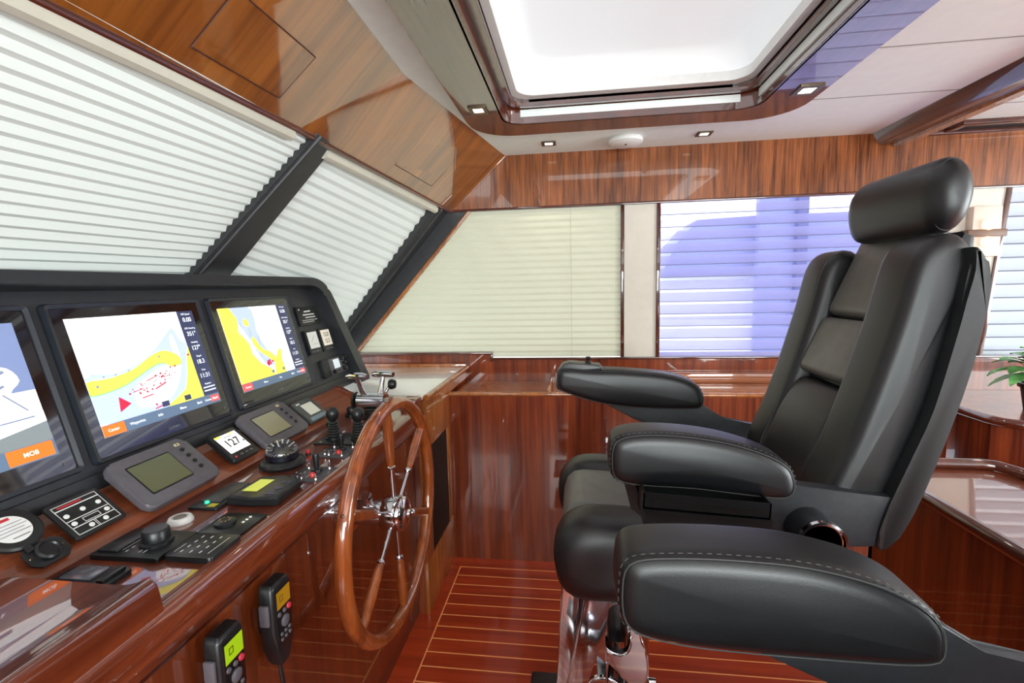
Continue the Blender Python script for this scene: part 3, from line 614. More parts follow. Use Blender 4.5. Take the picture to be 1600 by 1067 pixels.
def chart_b(A, aw, ah, s):
    flat('chart_shallows', [scale(spline([(.14, 1), (.40, 1), (.44, .85), (.42, .66), (.50, .42), (.62, .30), (.56, .22), (.42, .26), (.34, .40), (.30, .55), (.24, .72), (.18, .85)], 3), aw, ah)], A, .0004, G_BLU, s)
    flat('chart_land', [scale([(0, 1), (.14, 1), (.20, .86), (.17, .70), (.26, .55), (.26, .42), (.34, .28), (.45, .20), (.50, .10), (0, .10)], aw, ah),
                        scale(spline([(.32, .62), (.36, .60), (.42, .46), (.52, .40), (.58, .30), (.56, .24), (.46, .34), (.36, .44), (.31, .55)], 3), aw, ah),
                        scale([(.50, .10), (.52, .20), (.55, .28), (.66, .42), (.70, .40), (.66, .26), (.68, .10)], aw, ah),
                        scale(spline([(.27, .78), (.33, .76), (.33, .84), (.28, .85)], 3), aw, ah)], A, .0012, G_YEL, s)
    flat('chart_marks', [scale(blob(random.uniform(.42, .52), random.uniform(.24, .30), .016), aw, ah) for _ in range(14)], A, .0016, G_RED, s)
    ln = [seg(.02+.1*i, .95-.07*i, .10+.07*i, .72-.09*i, .0015) for i in range(6)]+[seg(.50, .30, .66, .84, .002)]+[seg(random.uniform(.45, .8), random.uniform(.3, .95), random.uniform(.45, .8), random.uniform(.3, .95), .0006) for _ in range(7)]
    flat('chart_lines', [scale(p, aw, ah) for p in ln], A, .0018, G_LINE, s)
    flat('zoom_key', [scale(disc(.47, .15, .022), aw, ah)], A, .002, G_GRY, s); flat('zoom_key', [scale(disc(.64, .15, .022), aw, ah)], A, .002, G_GRY, s)
    databar(A, aw, ah, s, ['0.00', '351\u00b0', '127\u00b0', '18.3', '11:31', ''], .83)
    bottombar(A, aw, ah, s, [('Center', .07), ('Menu', .32), ('Info', .55), ('Back', .76), ('Home', .87), ('Mark', .945)], False)
    flat('menu_key', [scale(R4(0, .13, .01, .095), aw, ah)], A, .0012, G_RKEY, s)
def camera_view(A, aw, ah, s):
    P = lambda L: [scale(p, aw, ah) for p in L]
    flat('photo_sky', P([R4(0, 1, .5, 1)]), A, .0004, G_SKY, s)
    flat('photo_deck', P([[(0, .1), (1, .1), (1, .28), (0, .20)]]), A, .0006, G_GRY, s)
    flat('photo_engine', P([spline([(.70, .62), (.80, .70), (.90, .68), (.94, .58), (.88, .50), (.92, .40), (1, .34), (1, .30), (.80, .36), (.72, .50)], 3)]), A, .0008, G_CRM, s)
    flat('photo_hull', P([[(0, .42), (.55, .40), (.72, .44), (.70, .36), (1, .30), (1, .26), (.5, .16), (0, .14)]]), A, .0009, G_WHITE, s)
    flat('photo_lines', P([seg(0, .34, .62, .36, .006), seg(.2, .28, .95, .31, .005), seg(.76, .60, .88, .66, .01), seg(.78, .52, .86, .56, .008), seg(.3, .5, .7, .47, .01), seg(.84, .50, .93, .36, .004), seg(0, .22, .7, .23, .012)]), A, .0012, G_LINE, s)
    flat('menu_bar', P([R4(0, 1, 0, .12)]), A, .0014, G_BAR, s)
    flat('menu_key', P([R4(.76, .985, .01, .115)]), A, .0018, G_ORG, s)
    lettering('menu_text', [('Mark', .62*aw, .06*ah, .013, 'CENTER'), ('MOB', .87*aw, .06*ah, .013, 'CENTER'), ('Menu', .4*aw, .06*ah, .013, 'CENTER')], A, .0022, G_TXT, s)
display(.674, .012, .458, .385, 'leftmost big display, cut by the picture edge, showing a white boat photo', camera_view)
display(1.155, .012, .458, .385, 'middle big display showing a nautical chart with a yellow sandbar and red marks', chart_a)
display(1.640, .012, .452, .385, 'right big display showing a chart with a yellow coast down its left side', chart_b)
# ---- small panels on the right of the housing
def plate(name, F, w_, h_, t, m, parent, r=.006, bev=.002): return prism(name, rrect(w_, h_, r), 0, t, F, m, parent, bev)
F = SP.at(1.975, .302); t = thing('switch_plate', 'small black plate with engraved white print at the top right of the housing', 'panel', F.o)
plate('plate', F, .165, .082, .008, PLAS, t)
flat('engraving', [seg(-.03, .018, .02, .020, .003), seg(-.045, .004, .045, .005, .0025), seg(-.03, -.008, .05, -.007, .002), seg(-.06, -.020, .06, -.019, .001), seg(-.06, -.028, .03, -.027, .001)], F, .0082, T_WHT, t)
lathe('screw', [(0, 0), (.005, 0), (.004, .003), (0, .003)], F.at(-.065, .028, .008), CHR, t, 10)
for yc, lab, two in ((1.945, 'pale square gauge display, left one of the pair beside the right chart display', 0), (2.055, 'pale square gauge display with two numbers, right one of the pair', 1)):
    F = SP.at(yc, .184); t = thing('gauge_display', lab, 'gauge', F.o)
    plate('case', F, .10, .106, .012, PLAS, t, .004); s = flat('lcd', [R4(-.038, .038, -.028, .044)], F, .0125, mat('lcd_pale', (214, 206, 190), .3, emit=.35) if two else mat('lcd_pale_grey', (200, 202, 196), .3, emit=.3), t)
    if two: lettering('digits', [('12.0', 0, .022, .026, 'CENTER'), ('12.5', 0, -.008, .026, 'CENTER')], F, .0132, T_BLK, t)
    else: flat('needle_scale', [seg(-.02, .0, .012, .028, .001), seg(-.025, -.01, .025, -.01, .0006)], F, .0132, mat('lcd_grey_line', (150, 150, 146), .5), t)
    for i in range(4): box('key', -.034+.018*i, -.022+.018*i, -.046, -.038, .012, .0145, PLASG, t, F, .001)
F = SP.at(2.045, .056); t = thing('marine_radio', 'small black radio with pale screen and knobs low on the right of the housing', 'radio', F.o)
plate('case', F, .19, .082, .014, PLAS, t); plate('face', F.at(.025, 0, .012), .13, .072, .006, PLASG, t, .004)
flat('lcd', [R4(-.01, .045, -.012, .030)], F, .0185, mat('lcd_cool', (205, 215, 220), .3, emit=.4), t)
for u, v, r in ((-.028, -.024, .010), (.062, .026, .009), (.075, .004, .008), (.068, -.022, .011), (.085, .028, .006)): lathe('knob', [(0, 0), (r, 0), (r*.85, .018), (0, .018)], F.at(u, v, .017), PLAS, t, 16)
for i in range(4): box('key', -.012+.014*i, -.003+.014*i, -.030, -.020, .018, .0195, PLAS, t, F, .001)
# ---- instruments on the sloping board
F = UP.at(.715, -.062); t = thing('label_gauge', 'round white-faced plate with fine print at the left edge of the console', 'gauge', F.o)
lathe('rim', [(0, 0), (.048, 0), (.048, .006), (.044, .009), (.041, .008), (0, .007)], F, PLAS, t, 36)
lathe('face', [(0, .0072), (.041, .0076), (0, .0082)], F, WHT, t, 36)
flat('print', [R4(-.016, .010, .019, .025)], F, .0083, T_RED, t); flat('print', [R4(-.028, .024, .010, .0112), R4(-.030, .028, .003, .0042), R4(-.030, .020, -.004, -.0028), R4(-.024, .026, -.011, -.0098), R4(-.010, .018, -.022, -.020)], F, .0083, mat('print_grey2', (120, 110, 125), .5), t)
F = UP.at(.730, -.133); t = thing('power_socket', 'black power socket with round cap on an eight-sided plate, near edge of the board', 'socket', F.o)
prism('plate', rrect(.070, .052, .012, 1), 0, .004, F, PLAS, t, .001)
lathe('cap', [(0, 0), (.020, 0), (.020, .010), (.016, .013), (.014, .010), (0, .009)], F, PLAS, t, 28)
for u in (-.028, .028): lathe('screw', [(0, .004), (.003, .004), (.002, .0055), (0, .0055)], F.at(u, 0), NICK, t, 8)
box('tab', -.026, -.014, .012, .026, .004, .010, PLAS, t, F, .002)
F = UP.at(.832, -.095); t = thing('searchlight_control', 'black square key panel with white outlines and round white keys', 'panel', F.o)
plate('plate', F, .108, .096, .005, PLAS, t, .006)
def frame(x0, x1, y0, y1, k=.0012): return [R4(x0, x1, y0, y0+k), R4(x0, x1, y1-k, y1), R4(x0, x0+k, y0, y1), R4(x1-k, x1, y0, y1)]
flat('outline', frame(-.045, .045, -.040, .040, .0018)+frame(-.045, .045, .028, .040)+frame(-.045, .045, -.004, .028)+frame(-.045, .045, -.022, -.002)+frame(-.045, -.002, -.040, -.020)+frame(.0, .045, -.040, -.020)+frame(-.016, .018, -.018, -.007), F, .0052, T_WHT, t)
for u, v in ((-.034, .010), (0, .012), (.033, .012), (-.034, -.012), (.034, -.012), (-.012, -.030), (.018, -.030)): lathe('key', [(0, 0), (.0052, 0), (.0048, .0016), (0, .002)], F.at(u, v, .0052), WHT, t, 14)
flat('print', [R4(-.036, .012, .032, .0355)], F, .0056, T_RED, t)
def bigdisp(yc, vc, label, w_=.222, h_=.150, lit=DKM):
    F = UP.at(yc, vc); t = thing('engine_display', label, 'display', F.o, 'grey engine displays on the sloping board')
    prism('case', rrect(w_, h_, .018), 0, .020, F, PLASG, t, .006, 3)
    bm = bmesh.new(); b_prism(bm, rrect(.122, .092, .004), .0200, .0206, F.at(-.018, .002)); bm_obj('screen_rim', bm, PLAS, t, False)
    flat('screen', [R4(-.058, .058, -.042, .042)], F.at(-.018, .002), .0208, lit, t)
    for i in range(4): lathe('key', [(0, 0), (.0055, 0), (.005, .004), (0, .005)], F.at(.078, .036-.022*i, .020), PLAS, t, 14)
    flat('maker_badge', [R4(.070, .086, .052, .060)], F, .0203, mat('badge', (215, 205, 160), .4), t); flat('badge_mark', [[(.0735, .0545), (.0825, .0545), (.078, .059)]], F, .021, T_BLK, t)
bigdisp(1.030, -.090, 'large grey engine display on the sloping board under the middle chart display')
bigdisp(1.462, -.095, 'grey engine display on the sloping board between the compass and the right chart display', .238, .145, lit=mat('lit_glass', (150, 146, 116), .25, coat=.5))
F = UP.at(1.262, -.100); t = thing('instrument_display', 'black square instrument display reading 127 on a white screen', 'display', F.o)
plate('case', F, .110, .112, .014, PLAS, t, .010, .003); flat('lcd', [R4(-.042, .042, -.026, .042)], F, .0145, mat('lcd_white', (240, 240, 238), .3, emit=.75), t)
flat('header', [R4(-.042, -.022, .034, .042), R4(.014, .024, .035, .041)], F, .0152, G_YEL, t)
lettering('digits', [('127', -.002, .006, .038, 'CENTER'), ('\u00b0M', .034, -.002, .010, 'CENTER'), ('HEADING', 0, .030, .007, 'CENTER')], F, .0154, T_BLK, t)
lathe('key', [(0, 0), (.004, 0), (.003, .002), (0, .002)], F.at(-.036, -.040, .014), REDP, t, 10)
for i in range(3): box('key', -.018+.02*i, -.006+.02*i, -.043, -.037, .014, .016, PLASG, t, F, .001)
F = UP.at(1.675, -.104); t = thing('control_display', 'small dark control display with pale screen at the far end of the sloping board', 'display', F.o)
plate('case', F, .125, .105, .012, mat('slate_case', (76, 80, 78), .4), t, .008, .003); flat('lcd', [R4(-.030, .042, -.022, .032)], F, .0125, mat('lcd_gr', (190, 190, 176), .3, emit=.3), t)
plate('key_bar', F.at(.0, -.041, .010), .10, .016, .006, mat('bluish_key', (120, 140, 150), .35), t, .004); flat('print', [R4(-.046, -.024, .037, .043)], F, .013, T_WHT, t)
# ---- instruments on the flat ledge (u=y, v=-x)
def L(y, x): return LG.at(y, -x)
F = L(.811, -.862); t = thing('thruster_control', 'black thruster control plate with one big round knob', 'control', F.o)
plate('plate', F, .102, .148, .010, PLAS, t, .004, .002); plate('raised_pad', F.at(0, .045, .010), .080, .045, .004, PLAS, t, .003, .001)
lathe('knob', [(0, 0), (.030, 0), (.030, .006), (.025, .008), (.024, .026), (.021, .030), (0, .031)], F.at(.004, -.022, .010), PLAS, t, 32)
flat('print', [R4(-.03, .03, .020, .0215)]+[R4(-.035+.014*i, -.028+.014*i, .008, .0105) for i in range(5)]+[R4(-.035, -.02, -.02, -.018), R4(-.035, -.024, -.03, -.028)], F, .0101, T_WHT, t)
F = L(.811, -.732); t = thing('keypad', 'small black keypad with silver marks beside the thruster knob', 'keypad', F.o)
plate('body', F, .088, .100, .012, PLAS, t, .008, .003)
flat('print', [R4(-.03+.018*i, -.022+.018*i, v, v+.003) for i in range(4) for v in (.024, .004, -.016)]+[R4(-.03, .03, -.034, -.0325), R4(-.03, .0, .038, .0395)], F, .0122, T_WHT, t)
F = L(.913, -.748); t = thing('dial_pad', 'flat grey control pad with a black round keypad and three white dots', 'control', F.o)
plate('plate', F, .092, .100, .004, PLAS, t, .002, .001)
lathe('round_keys', [(0, 0), (.022, 0), (.022, .006), (.018, .008), (0, .009)], F.at(-.004, .016, .004), PLAS, t, 26)
flat('key_print', [R4(-.004+.011*math.cos(a)-.003, -.004+.011*math.cos(a)+.003, .016+.011*math.sin(a)-.001, .016+.011*math.sin(a)+.001) for a in [i*math.pi/4 for i in range(8)]], F, .0133, mat('print_gold', (190, 170, 110), .5), t)
for i in range(3): lathe('light_dot', [(0, 0), (.0035, 0), (.003, .0015), (0, .002)], F.at(.006+.012*i, -.020, .004), WHT, t, 10)
F = L(.917, -.880); t = thing('push_button', 'round push button with white ring beside the alarm panel', 'button', F.o)
lathe('ring', [(0, 0), (.026, 0), (.026, .004), (.022, .011), (.016, .012), (.014, .009), (0, .009)], F, WHT, t, 30); lathe('cap', [(0, .009), (.013, .009), (.012, .0125), (0, .013)], F, mat('cap_grey', (120, 110, 104), .4), t, 24)
F = L(1.045, -.872); t = thing('alarm_panel', 'long black panel with a green light, next to the white ring button', 'panel', F.o)
plate('plate', F, .150, .075, .006, PLAS, t, .003, .0015); plate('cover', F.at(.012, .004, .006), .108, .052, .003, mat('grey_cover', (62, 62, 64), .4), t, .003, .001)
lathe('green_light', [(0, 0), (.006, 0), (.005, .005), (0, .006)], F.at(-.048, .008, .006), G_DGREEN, t, 12); YP_ = mat('yellow_print', (190, 180, 40), .5); flat('yellow_mark', [R4(-.068, -.050, -.026, -.006)], F, .0063, YP_, t); flat('yellow_mark', [R4(.040, .062, .030, .035)], F, .0063, YP_, t)
F = L(1.060, -.765); t = thing('autopilot_head', 'wedge-shaped black autopilot head with glowing yellow-green screen', 'control', F.o)
prism('body', [(-.062, .064), (.064, .057), (.076, .0), (.057, -.057), (-.056, -.064), (-.064, 0)], 0, .024, F, PLAS, t, .007, 3)
flat('lcd', [R4(-.032, .040, .006, .046)], F, .0245, mat('lcd_yellowgreen', (205, 214, 90), .3, emit=.3), t)
flat('key', [[(-.045, -.02), (-.03, -.034), (-.045, -.048)], [(-.02, -.034), (-.004, -.02), (-.004, -.048)], R4(.02, .034, -.03, -.024), R4(.02, .034, -.045, -.039)], F, .0245, mat('violet_key', (80, 72, 110), .5), t)
F = L(1.345, -.815); 
F = L(1.262, -.855); t = thing('compass', 'domed marine compass in a black base, in the middle of the ledge', 'compass', F.o)
lathe('base', [(0, 0), (.062, 0), (.064, .008), (.058, .018), (.048, .022), (0, .022)], F, PLAS, t, 36)
lathe('card', [(0, .022), (.038, .022), (.038, .034), (.030, .037), (0, .037)], F, mat('compass_card', (18, 24, 40), .3), t, 28)
bm = bmesh.new()
for i in range(24):
    a = i*math.pi/12; r0, r1 = (.026, .037) if i % 3 else (.020, .037); c, s_ = math.cos(a), math.sin(a); k = .0012
    bm.faces.new([bm.verts.new(F(p[0], p[1], .0385)) for p in ((r0*c-k*s_, r0*s_+k*c), (r0*c+k*s_, r0*s_-k*c), (r1*c+k*s_, r1*s_-k*c), (r1*c-k*s_, r1*s_+k*c))])
bm_obj('card_marks', bm, T_WHT, t, False)
gd = mat('dome_glass', (235, 240, 250), .02, trans=1); gd.node_tree.nodes['Principled BSDF'].inputs['IOR'].default_value = 1.45
lathe('dome', [(.045, .022), (.0465, .034), (.044, .050), (.035, .064), (.020, .073), (0, .076)], F, gd, t, 40)
F = L(1.185, -.733); 
def toggles(y, x, label):
    F = L(y, x); t = thing('trim_control', label, 'control', F.o, 'trim and wiper control plates on the ledge')
    plate('plate', F, .100, .100, .004, mat('slate_plate', (62, 58, 62), .4), t, .002, .001)
    lathe('collar', [(0, 0), (.016, 0), (.015, .008), (.010, .010), (0, .010)], F.at(.018, -.004, .004), PLAS, t, 22)
    lathe('joystick', [(0, 0), (.007, 0), (.0075, .02), (.009, .038), (.008, .042), (0, .043)], F.at(.018, -.004, .012), PLAS, t, 16)
    lathe('red_button', [(0, 0), (.008, 0), (.008, .007), (.005, .011), (0, .012)], F.at(-.018, -.012, .004), REDP, t, 16)
    for u, v in ((-.034, .012), (-.028, .028), (.036, .030), (-.038, -.032), (.040, -.030)):
        lathe('toggle', [(0, 0), (.005, 0), (.004, .004), (.002, .005), (.0025, .014), (0, .015)], F.at(u, v, .004), CHR, t, 10)
    flat('print', [R4(-.03, -.01, .0, .002), R4(0, .012, .024, .026), R4(-.03, -.018, -.026, -.024)], F, .0042, T_WHT, t)
toggles(1.195, -.725, 'slate control plate with black stick and red button nearer the compass')
toggles(1.375, -.742, 'slate control plate with black stick and red button just left of the wheel rim')
F = L(1.50, -.775); t = thing('joystick_plate', 'black plate carrying two ribbed-boot joysticks beside the wheel', 'control', F.o)
plate('plate', F, .120, .175, .005, PLAS, t, .003, .0015)
for v in (.045, -.045):
    pr = [(0, 0), (.027, 0), (.027, .006)]
    for i in range(6): r = .023-.0018*i; pr += [(r, .008+.0085*i), (r+.0025, .012+.0085*i), (r, .0155+.0085*i)]
    pr += [(.010, .062), (0, .062)]; lathe('rubber_boot', pr, F.at(0, v, .005), PLAS, t, 24)
    lathe('grip', [(0, .060), (.013, .062), (.020, .074), (.0215, .088), (.018, .100), (.010, .106), (0, .107)], F.at(0, v, .005), PLAS, t, 24)
for u, v, m_ in ((-.045, .07, mat('print_olive', (130, 140, 60), .5)), (-.045, -.01, T_WHT), (-.045, -.075, GRN)): lathe('indicator', [(0, 0), (.004, 0), (.003, .002), (0, .0025)], F.at(u, v, .005), m_, t, 8)
F = L(1.66, -.915); t = thing('green_button', 'small green push button in a black collar left of the joysticks', 'button', F.o)
lathe('collar', [(0, 0), (.018, 0), (.018, .012), (.013, .014), (0, .014)], F, PLAS, t, 20); lathe('cap', [(0, .014), (.012, .014), (.011, .022), (0, .023)], F, GRN, t, 18)
F = L(1.80, -.90); t = thing('rotary_knob', 'black rotary knob behind the two joysticks', 'knob', F.o)
lathe('base', [(0, 0), (.028, 0), (.027, .010), (0, .012)], F, PLAS, t, 24); lathe('cap', [(0, .012), (.018, .012), (.020, .03), (.016, .036), (0, .037)], F, PLAS, t, 20)
F = L(1.27, -.800); t = thing('indicator_light', 'small red indicator button between the compass and the joystick plates', 'button', F.o)
lathe('collar', [(0, 0), (.009, 0), (.008, .004), (0, .005)], L(1.352, -.828), PLAS, t, 14); lathe('cap', [(0, .004), (.007, .005), (.006, .015), (0, .017)], L(1.352, -.828), REDP, t, 14)
t = thing('phone_cradle', 'small black device lying on the near end of the ledge behind the raised fairing', 'device', L(.70, -.865)(0, 0))
F = L(.705, -.868); plate('cradle', F, .055, .115, .008, PLAS, t, .006, .003); plate('screen', F.at(0, .012, .008), .040, .062, .004, mat('device_grey', (96, 98, 108), .25, coat=.5), t, .003, .001); plate('clip', F.at(0, -.042, .008), .048, .014, .006, PLAS, t, .003, .001)
# ---- throttle
Tq = Vector((-.80, 1.78, ZL)); t = thing('throttle_lever', 'chrome twin-lever throttle standing behind the top of the steering wheel', 'lever', Tq)
lathe('pedestal', [(0, 0), (.05, 0), (.048, .012), (.034, .018), (.034, .030), (0, .030)], ID(*Tq), PLAS, t, 28)
tube('control_head', [Tq+Vector((-.055, 0, .068)), Tq+Vector((.055, 0, .068))], .034, CHR, t, 28)
lathe('end_cap', [(0, -.012), (.030, -.010), (.034, 0), (0, .0)], Fr(Tq+Vector((-.067, 0, .068)), (0, 1, 0), (0, 0, 1), (1, 0, 0)), PLAS, t, 24)
for i, (x, lean) in enumerate(((-.03, -.03), (.035, .02))):
    b = Tq+Vector((x, 0, .085)); tp = Tq+Vector((x+lean*.4, lean-.005, .165))
    tube('lever_arm', [b, b.lerp(tp, .4)+Vector((0, -.004, 0)), tp], .011, CHR, t, 14, rs=[.017, .010, .009])
    P = [tp+Vector((-.045, .008, .004)), tp+Vector((-.02, 0, .008)), tp+Vector((.02, 0, .008)), tp+Vector((.045, -.008, .006))]
    tube('lever_grip', P, .012, CHR, t, 16, rs=[.009, .014, .014, .010])
lathe('tension_knob', [(0, -.012), (.018, -.010), (.021, 0), (.016, .014), (0, .015)], Fr(Tq+Vector((.075, .02, .13)), (0, 1, 0), (0, 0, 1), (1, 0, 0)), PLAS, t, 20)
tube('knob_stem', [Tq+Vector((.048, .015, .095)), Tq+Vector((.07, .02, .13))], .006, CHR, t, 10)
# ---- steering wheel
WX, WY, WZ, WR = -.55, 1.34, .77, .335
wh = thing('steering_wheel', 'large varnished wooden ship steering wheel with six chrome and wood spokes', 'wheel', (WX, WY, WZ))
tube('rim', [(WX, WY+WR*math.cos(a), WZ+WR*math.sin(a)) for a in [2*math.pi*i/96 for i in range(96)]], .0205, W_RIM, wh, 20, True)
for k in range(6):
    a = math.radians(35+60*k); d = Vector((0, math.cos(a), math.sin(a))); c = Vector((WX, WY, WZ)); F = Fr(c, (1, 0, 0), d.cross(Vector((1, 0, 0))), d)
    s = lathe('spoke', [(0, .03), (.0075, .03), (.0065, .06), (.0055, .11), (.006, .145), (0, .145)], F, CHR, wh, 14)
    lathe('ferrule', [(0, .143), (.008, .143), (.0125, .149), (.0125, .154), (.009, .158), (0, .158)], F, CHR, s, 16)
    lathe('wood_grip', [(0, .157), (.010, .157), (.0125, .17), (.014, .21), (.0155, .25), (.015, .30), (.012, .33), (0, .33)], F, W_RIM, s, 16)
    lathe('rim_plug', [(0, WR+.018), (.0055, WR+.0195), (0, WR+.0235)], F, mat('plug', (70, 24, 8), .3) if k == 0 else bpy.data.materials['plug'], s, 10)
HF = Fr((WX, WY, WZ), (0, 1, 0), (0, 0, 1), (1, 0, 0))
lathe('hub', [(0, -.034), (.048, -.034), (.053, -.028), (.053, .022), (.049, .030), (.036, .037), (.014, .041), (.011, .048), (0, .049)], HF, CHR, wh, 40)
lathe('shaft', [(0, -.150), (.046, -.150), (.046, -.142), (.038, -.135), (.038, -.03), (0, -.03)], HF, CHR, wh, 36)
lathe('shaft_collar', [(0, -.1495), (.062, -.1495), (.060, -.134), (.050, -.126), (0, -.126)], HF, CHR, wh, 36)
tube('brake_knob', [(WX-.075, WY-.01, WZ+.025), (WX-.080, WY-.02, WZ+.06)], .012, CHR, wh, 14, rs=[.010, .016])
# ---- two handsets on the console front
def handset(y, z, lcd, label):
    F = Fr((-.70, y, z), (0, 1, 0), (0, 0, 1), (1, 0, 0)); t = thing('radio_handset', label, 'handset', F.o)
    box('wall_clip', -.02, .02, -.02, .04, 0, .016, PLAS, t, F, .003)
    body = [(-.033, .088), (-.025, .098), (.025, .098), (.033, .088), (.034, -.01), (.027, -.05), (.020, -.085), (.012, -.098), (-.012, -.098), (-.020, -.085), (-.027, -.05), (-.034, -.01)]
    b = prism('body', body, .014, .050, F, PLAS, t, .008, 3)
    prism('face', [(-.027, .084), (.027, .084), (.027, -.01), (.018, -.055), (-.018, -.055), (-.027, -.01)], .048, .0525, F, mat('face_black', (14, 14, 16), .3), t, .002)
    flat('lcd', [R4(-.024, .024, .040, .080)], F, .0528, lcd, t)
    flat('lcd_mark', [R4(-.014, -.002, .054, .056), R4(-.014, -.002, .066, .068), R4(-.014, -.012, .054, .068), R4(-.004, -.002, .054, .068)], F, .0533, mat('lcd_ink', (90, 90, 10), .5), t)
    lathe('red_key', [(0, 0), (.007, 0), (.006, .003), (0, .0035)], F.at(.016, .028, .0525), mat('red_key', (200, 50, 70), .4), t, 14)
    for u, v in ((-.018, .028), (0, .028)): lathe('key', [(0, 0), (.0055, 0), (.005, .0025), (0, .003)], F.at(u, v, .0525), PLASG, t, 12)
    lathe('rocker', [(0, 0), (.013, 0), (.013, .003), (.010, .005), (0, .004)], F.at(0, .004, .0525), PLASG, t, 20)
    for i in range(3):
        for j in range(2): lathe('key', [(0, 0), (.0045, 0), (.004, .002), (0, .0025)], F.at(-.014+.014*i, -.020-.013*j, .0525), PLASG, t, 10)
    box('talk_key', -.041, -.033, .012, .060, .020, .042, PLASG, t, F, .003)
    tube('cord', [F(0, -.095, .03), F(.002, -.16, .035), F(.010, -.26, .03), F(.02, -.4, .022), F(.03, -.6, .02)], .0045, PLAS, t, 8)
handset(.762, .722, G_LIME, 'radio handset with lime green screen on the console front, the nearer one')
handset(.918, .720, G_AMB, 'radio handset with amber screen on the console front, nearer the wheel')
# ================================================================ STARBOARD JOINERY
d = thing('chart_desk', 'white-topped wooden chart desk in the corner beside the housing', 'desk', (-.95, 2.4, .9))
box('desk_box', -1.55, -.665, 2.03, YW-.002, .90, .962, W_ORG, d)
box('white_top', -1.55, -.675, 2.005, YW-.030, .962, .970, CTR, d, bev=.001)
tube('edge_rail', [(-.662, 2.03, .966), (-.655, YW-.01, .966)], .014, W_ORG, d, 14)
box('front_rail', -1.0, -.665, 1.990, 2.008, .955, .974, W_LED, d, bev=.003)
box('back_rail', -1.5, -.66, YW-.034, YW-.002, .955, .990, W_ORG, d, bev=.003)
c1 = thing('forward_cabinet', 'narrow mahogany cabinet with a dark vent grille, right of the wheel', 'cabinet', (-.9, 2.15, 0))
box('body', -1.5, -.670, 1.935, 2.389, 0, .845, W_CAB, c1)
bm = bmesh.new()
for a in ((1.93, 2.389, .74, .90), (1.93, 2.389, 0.0, .24), (1.93, 2.03, .24, .74), (2.325, 2.389, .24, .74)): b_box(bm, -.672, -.655, a[0], a[1], a[2], a[3], None, .002)
bm_obj('face_frame', bm, W_ORG, c1)
g = box('vent_grille', -.668, -.662, 2.03, 2.325, .24, .74, mat('grille_black', (24, 16, 14), .5), c1)
bm = bmesh.new()
for i in range(16): b_box(bm, -.664, -.657, 2.032+i*.0184, 2.040+i*.0184, .242, .738)
bm_obj('slat', bm, mat('slat_dark', (40, 24, 18), .45), g, False)
box('top_edge', -.95, -.650, 2.032, 2.389, .895, .907, W_ORG, c1, bev=.003)
lathe('latch', [(0, 0), (.008, 0), (.006, .008), (0, .009)], Fr((-.655, 1.985, .70), (0, 1, 0), (0, 0, 1), (1, 0, 0)), CHR, c1, 14)
c2 = thing('side_cabinet', 'long low mahogany cabinet along the side wall with a rounded top edge made pale for its reflection', 'cabinet', (.5, 2.6, 0))
box('front_panel', -.665, 1.70, 2.392, 2.412, 0, .893, W_CAB, c2)
tube('top_rail', [(-.66, 2.398, .900), (1.70, 2.398, .900)], .012, W_ORG, c2, 14)  # lighter wood stands in for the blind's bright reflection on this edge
box('tray_floor', -.655, 1.70, 2.41, YW-.002, .865, .878, W_ORG, c2)
box('tray_divider', -.150, -.125, 2.412, YW-.004, .876, .918, W_ORG, c2, bev=.010, seg=3)
box('tray_divider', .60, .625, 2.412, YW-.004, .876, .918, W_ORG, c2, bev=.010, seg=3)
box('back_ledge', .2, 1.70, YW-.06, YW-.003, .878, .935, W_CABX, c2, bev=.004)
c3 = thing('aft_counter', 'glossy mahogany counter under the right window carrying the potted plant', 'counter', (2.3, 2.4, 0))
prism('body', [(1.725, YW-.003), (1.725, 2.20), (1.85, 2.10), (3.8, 2.10), (3.8, YW-.003)], 0, .835, ID(), W_CAB, c3, smooth=False)
tube('top_rail', [(1.715, YW-.01, .85), (1.715, 2.20, .85), (1.73, 2.15, .85), (1.78, 2.105, .85), (1.85, 2.09, .85), (3.8, 2.09, .85)], .020, W_TRIM, c3, 14)
ct = thing('aft_table', 'glossy low table with raised rounded rails behind the far chair', 'table', (1.2, 1.0, 0))
prism('top', [(1.035, -.5), (1.035, 1.76), (1.385, 1.76), (1.43, 1.66), (1.43, -.5)], .775, .795, ID(), mat('glossy_tabletop', (120, 62, 40), .3, coat=1), ct, smooth=False)
box('front_panel', 1.03, 1.05, -.5, 1.765, 0, .79, W_CAB, ct); box('end_panel', 1.03, 1.43, 1.745, 1.765, 0, .79, W_CAB, ct); box('aft_panel', 1.41, 1.43, -.5, 1.66, 0, .79, W_CAB, ct)
tube('near_rail', [(1.025, -.5, .80), (1.025, 1.77, .80)], .020, W_TRIM, ct, 14)
tube('far_rail', [(1.03, 1.765, .812), (1.36, 1.765, .812), (1.40, 1.75, .812), (1.425, 1.69, .812), (1.43, 1.6, .812), (1.43, -.5, .812)], .018, W_TRIM, ct, 14)
